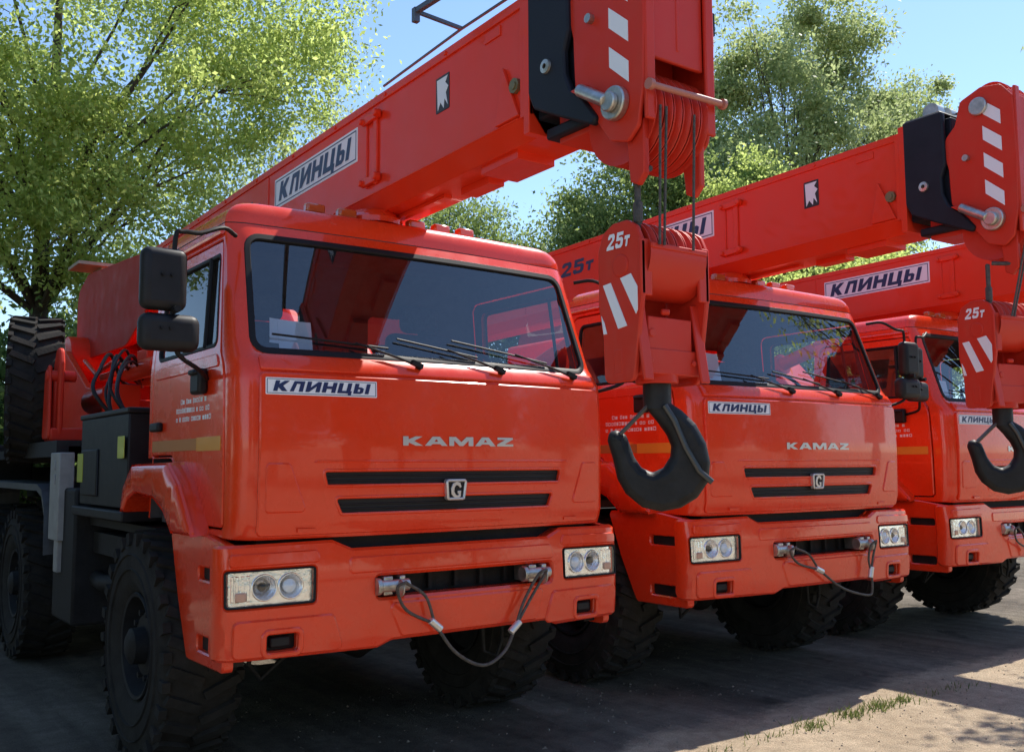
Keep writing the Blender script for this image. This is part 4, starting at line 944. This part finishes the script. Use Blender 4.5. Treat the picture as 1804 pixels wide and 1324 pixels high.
# ------------------------------------------------------------------ trees
BARK = mat('bark', (.055, .045, .035), .95, noise=.4, nscale=6, bump=.8, bscale=14)
def make_tree(name, label, cat, base, top, lobes, nclump, nleaf, leaf, lm, seed, trunk_r=.2, clump_r=.7, group=None, squash=.7, limb_n=26):
    """lobes: list of (centre offset, radii, weight) relative to base; leaves gathered in clumps round the ends of twigs"""
    g = np.random.default_rng(seed); root = empty(name, base); w = np.array([l[2] for l in lobes]); w = w/w.sum()
    cl = []
    for i in range(nclump):
        c, r, _ = lobes[g.choice(len(lobes), p=w)]; d = g.normal(size=3); d /= np.linalg.norm(d)
        cl.append(np.array(c)+np.array(r)*d*(g.uniform(.25, 1)**.5)*g.uniform(.85, 1.12))
    cl = np.array(cl); cl = cl[cl[:, 2] > .3]
    per = np.maximum(8, (nleaf/len(cl)*g.lognormal(0, .5, len(cl)))).astype(int)
    C = np.repeat(cl, per, 0); n = len(C); cr_ = np.repeat(clump_r*g.uniform(.55, 1.3, len(cl)), per)
    d = g.normal(size=(n, 3)); d[:, 2] *= squash; P = C+d*(cr_*.5)[:, None]
    a = g.normal(size=(n, 3)); a[:, 2] -= .5; a /= np.linalg.norm(a, axis=1)[:, None]; b = g.normal(size=(n, 3)); b -= a*(a*b).sum(1)[:, None]; b /= np.linalg.norm(b, axis=1)[:, None]
    s = leaf*g.uniform(.6, 1.3, n)[:, None]; nn = np.cross(a, b)
    V = np.stack([P-a*s*.5, P+b*s*.27+nn*s*.05, P+a*s*.5, P-b*s*.27+nn*s*.05], 1)
    quads_obj('crown', V, lm, root)
    m = MB(); T = Vector((lobes[0][0][0]*.5, lobes[0][0][1]*.5, top)); k = 9; rnd = random.Random(seed)
    tp = [Vector((T.x*t**1.5+rnd.uniform(-.1, .1)*top*.03, T.y*t**1.5+rnd.uniform(-.1, .1)*top*.03, top*t)) for t in np.linspace(0, 1, k)]
    m.tube(tp, [trunk_r*(1.25 if i == 0 else 1)*(1-.85*i/(k-1)) for i in range(k)], 12)
    for q in g.choice(len(cl), min(limb_n, len(cl)), replace=False):
        e = Vector(cl[q]); i = min(k-2, max(1, int(k*(.15+.65*max(0, min(1, (e.z*.75)/top))*rnd.uniform(.7, 1))))); s0 = tp[i]; r0 = trunk_r*(1-.85*i/(k-1))*.45
        mid = s0.lerp(e, .5)+Vector((rnd.uniform(-.2, .2), rnd.uniform(-.2, .2), rnd.uniform(.0, .5)))
        pts = [s0, s0.lerp(mid, .5)+Vector((0, 0, .1)), mid, mid.lerp(e, .5)+Vector((rnd.uniform(-.1, .1), 0, .08)), e]
        m.tube(pts, [r0, r0*.75, r0*.5, r0*.3, r0*.12], 6)
        for z in range(3):
            e2 = e+Vector((rnd.gauss(0, .5), rnd.gauss(0, .5), rnd.gauss(-.1, .35)))*clump_r*1.3; m.tube([pts[3], pts[3].lerp(e2, .5)+Vector((0, 0, .06)), e2], [r0*.25, r0*.16, r0*.06], 4)
    m.build('trunk', BARK, root)
    return tag(root, label, cat, group)
LM1 = leaf_mat('spring_leaf', (.160, .220, .055), (.320, .385, .130), .62)
LM2 = leaf_mat('dark_leaf', (.045, .085, .024), (.120, .185, .055), .4)
LM3 = leaf_mat('silver_leaf', (.145, .200, .070), (.31, .36, .17), .45)
LM4 = leaf_mat('mixed_leaf', (.08, .10, .035), (.26, .19, .10), .35)
G = 'trees behind the cranes'
LM5 = leaf_mat('middle_leaf', (.085, .135, .040), (.20, .26, .085), .48)
make_tree('leafy_tree', 'big bright green broadleaf tree filling the upper left of the photo', 'tree', (.15, 12.2, 0), 10.5,
          [((.3, -.8, 8.6), (4.0, 2.8, 3.2), 5), ((-1.6, -1.2, 6.0), (2.8, 2.0, 1.9), 1.5), ((3.4, -.6, 9.6), (2.2, 1.8, 1.8), 1.6), ((1.8, -.3, 6.3), (2.0, 1.6, 1.4), .7), ((-3.5, 0, 9), (2.5, 2.5, 2.8), 1.2), ((.3, -1.0, 5.1), (2.0, 1.4, 1.1), .8)], 400, 100000, .095, LM1, 1, .20, .66, G, limb_n=36)
make_tree('leafy_tree', 'thin sparse tree with open twigs behind the left end of the nearest boom', 'tree', (6.0, 16.5, 0), 9.0,
          [((0, 0, 7.4), (2.6, 2.0, 2.2), 2), ((-2.4, 0, 6.6), (2.0, 1.5, 1.6), 1), ((1.6, 0, 9.4), (1.2, 1, 1.2), .5)], 120, 12000, .10, LM3, 2, .12, .8, G, limb_n=50)
make_tree('leafy_tree', 'dark leaved tree seen low between the nearest boom and the cab roof', 'tree', (12.4, 19.0, 0), 8.2,
          [((.4, 0, 7.3), (2.6, 2.0, 2.2), 2), ((-2.4, 0, 6.8), (2.2, 1.8, 1.9), 1.3)], 150, 26000, .12, LM5, 3, .16, .8, G, limb_n=40)
make_tree('leafy_tree', 'dense middle green tree behind the hanging hook ropes', 'tree', (15.4, 14.6, 0), 9.6,
          [((0, 0, 8.2), (2.2, 2.2, 2.6), 2), ((-1.4, 0, 6.6), (1.8, 1.6, 1.6), 1), ((2.0, 0, 7.6), (2.0, 1.6, 2.2), 1.3)], 200, 50000, .125, LM5, 4, .2, .85, G, limb_n=40)
make_tree('leafy_tree', 'tall pale green tree with gaps of sky above the second boom', 'tree', (23.5, 15.0, 0), 15.0,
          [((-4.0, 0, 9.6), (2.4, 2, 2.4), 1.7), ((-1.2, 0, 12.6), (2.8, 2.2, 2.8), 2.6), ((2.8, 0, 13.4), (2.8, 2, 2.8), 2.2), ((6.4, 0, 13.4), (2.2, 1.6, 2.4), 1.3), ((1.2, 0, 16.6), (2.6, 1.6, 1.7), .9), ((3.6, 0, 9.6), (2.8, 1.6, 2.2), 1.3), ((-3.6, 0, 14.2), (1.6, 1.2, 1.6), .5)], 380, 80000, .15, LM3, 5, .2, .78, G, limb_n=110)
make_tree('leafy_tree', 'low round green tree between the second and third booms', 'tree', (19.0, 9.8, 0), 6.0,
          [((0, 0, 5.2), (2.8, 1.8, 1.7), 2), ((-2.6, 1, 5.0), (2.2, 1.8, 1.6), 1.2), ((2.8, -.6, 5.0), (1.8, 1.5, 1.4), 1)], 190, 36000, .12, LM1, 6, .16, .75, G, limb_n=30)
make_tree('shrub', 'brownish green shrub with reddish twigs just above the second boom', 'shrub', (20.5, 14.0, 0), 6.8,
          [((0, 0, 6.8), (2.4, 1.8, 1.5), 2), ((2.8, 0, 7.8), (2.2, 1.4, 1.4), 1.2)], 140, 22000, .12, LM4, 8, .12, .7, None, limb_n=40)
make_tree('leafy_tree', 'bright green tree close behind the second boom, right of the hook ropes', 'tree', (18.2, 12.6, 0), 9.0,
          [((0, 0, 8.3), (2.2, 1.8, 1.7), 2), ((2.6, 0, 7.9), (2.0, 1.6, 1.6), 1.2), ((-1.8, 0, 7.2), (1.6, 1.4, 1.6), 1)], 170, 34000, .12, LM1, 9, .16, .6, G, limb_n=40)
for i, (x, y, h, lb) in enumerate(((2.6, 16.0, 5.2, 'low rounded tree behind the rear of the nearest truck'), (8.6, 16.5, 5.6, 'low rounded tree behind the gap of the first and second trucks'), (12.6, 15.8, 5.8, 'low rounded tree behind the rear of the second truck'), (22.5, 12.0, 5.4, 'low rounded tree behind the rear of the third truck'))):
    make_tree('leafy_tree', lb, 'tree', (x, y, 0), h*.9, [((0, 0, h*.60), (2.6, 2.0, h*.42), 1)], 150, 22000, .13, LM2, 60+i, .12, .8, G, limb_n=24)
# hedge of bushes closing the yard behind the trucks
BL = ['dark bush at the foot of the big left tree', 'low dark bush half hidden by the spare wheel of the nearest truck', 'dark bush between the first and second trucks at the back', 'dark bush behind the second truck', 'dark bush behind the third truck at the back of the yard', 'dark bush right behind the tail of the nearest truck, seen under its deck']
for i, (x, y) in enumerate(((-4.2, 13.8), (-1.6, 11.6), (4.5, 14.5), (10., 14.), (15.5, 12.5), (.6, 10.6))):
    make_tree('bush', BL[i], 'bush', (x, y, 0), 3.0, [((0, 0, 1.9), (3.4, 1.4, 1.7), 1)], 110, 17000, .13, LM2, 20+i, .1, .8, 'bushes closing the yard', limb_n=20)
make_tree('leafy_tree', 'broad tree added out of view left of the yard to darken the cab doors', 'tree', (-9.5, 4.5, 0), 9.0,
          [((0, 0, 6.0), (3.4, 3.6, 3.4), 3), ((.5, -3.5, 5.0), (2.6, 2.6, 2.6), 1), ((0, 3.5, 4.8), (2.6, 2.6, 2.8), 1)], 160, 26000, .2, LM2, 31, .28, 1.1, None, limb_n=30)  # unseen tree, added to darken the door side of the cab
for i, (x, y) in enumerate(((-7.5, 1.0), (-7.2, 7.5))):  # unseen bushes, added with the broad tree for the same darkening
    make_tree('bush', ('wide bush added out of view beside the broad tree, nearer to the camera', 'wide bush added out of view beside the broad tree, farther back')[i], 'bush', (x, y, 0), 2.6, [((0, 0, 1.4), (1.6, 2.8, 1.4), 1)], 80, 9000, .15, LM2, 40+i, .08, .8, 'added bushes left of the yard', limb_n=16)
# trees added unseen behind the camera for the paint and glass to mirror
for i, (x, y, h) in enumerate(((-16, -19, 7), (-9.5, -22, 8), (-3, -20, 6), (3.5, -23, 8), (10, -21, 6.5), (16.5, -23.5, 8), (23, -20, 7))):
    make_tree('leafy_tree', ['first', 'second', 'third', 'fourth', 'fifth', 'sixth', 'seventh'][i]+' tree from the left of the reflection row added behind the camera', 'tree', (x, y, 0), h*.9, [((0, 0, h*.58), (3.6, 2.6, h*.44), 1)], 120, 9000, .30, LM2, 80+i, .2, 1.1, 'trees added behind the camera for reflections', limb_n=18)
make_tree('leafy_tree', 'small open tree right of the farthest truck, added out of view to dapple the ground', 'tree', (8.9, -.9, 0), 6.6,
          [((-.6, 0, 5.8), (1.7, 1.5, 1.3), 1)], 60, 1500, .11, LM1, 95, .09, .5, None, limb_n=46)  # unseen tree, put in for its dappled shadow
for i, (x, y, h) in enumerate(((29, 3.0, 7.0), (36, -3.0, 8.0))):
    make_tree('leafy_tree', ('round tree right of the row, closing the yard beyond the farthest truck', 'rounder taller tree farthest right, closing the yard beyond the farthest truck')[i], 'tree', (x, y, 0), h*.9, [((0, 0, h*.58), (3.4, 3.0, h*.44), 1)], 110, 12000, .2, LM2, 120+i, .16, 1., 'trees right of the row', limb_n=18)
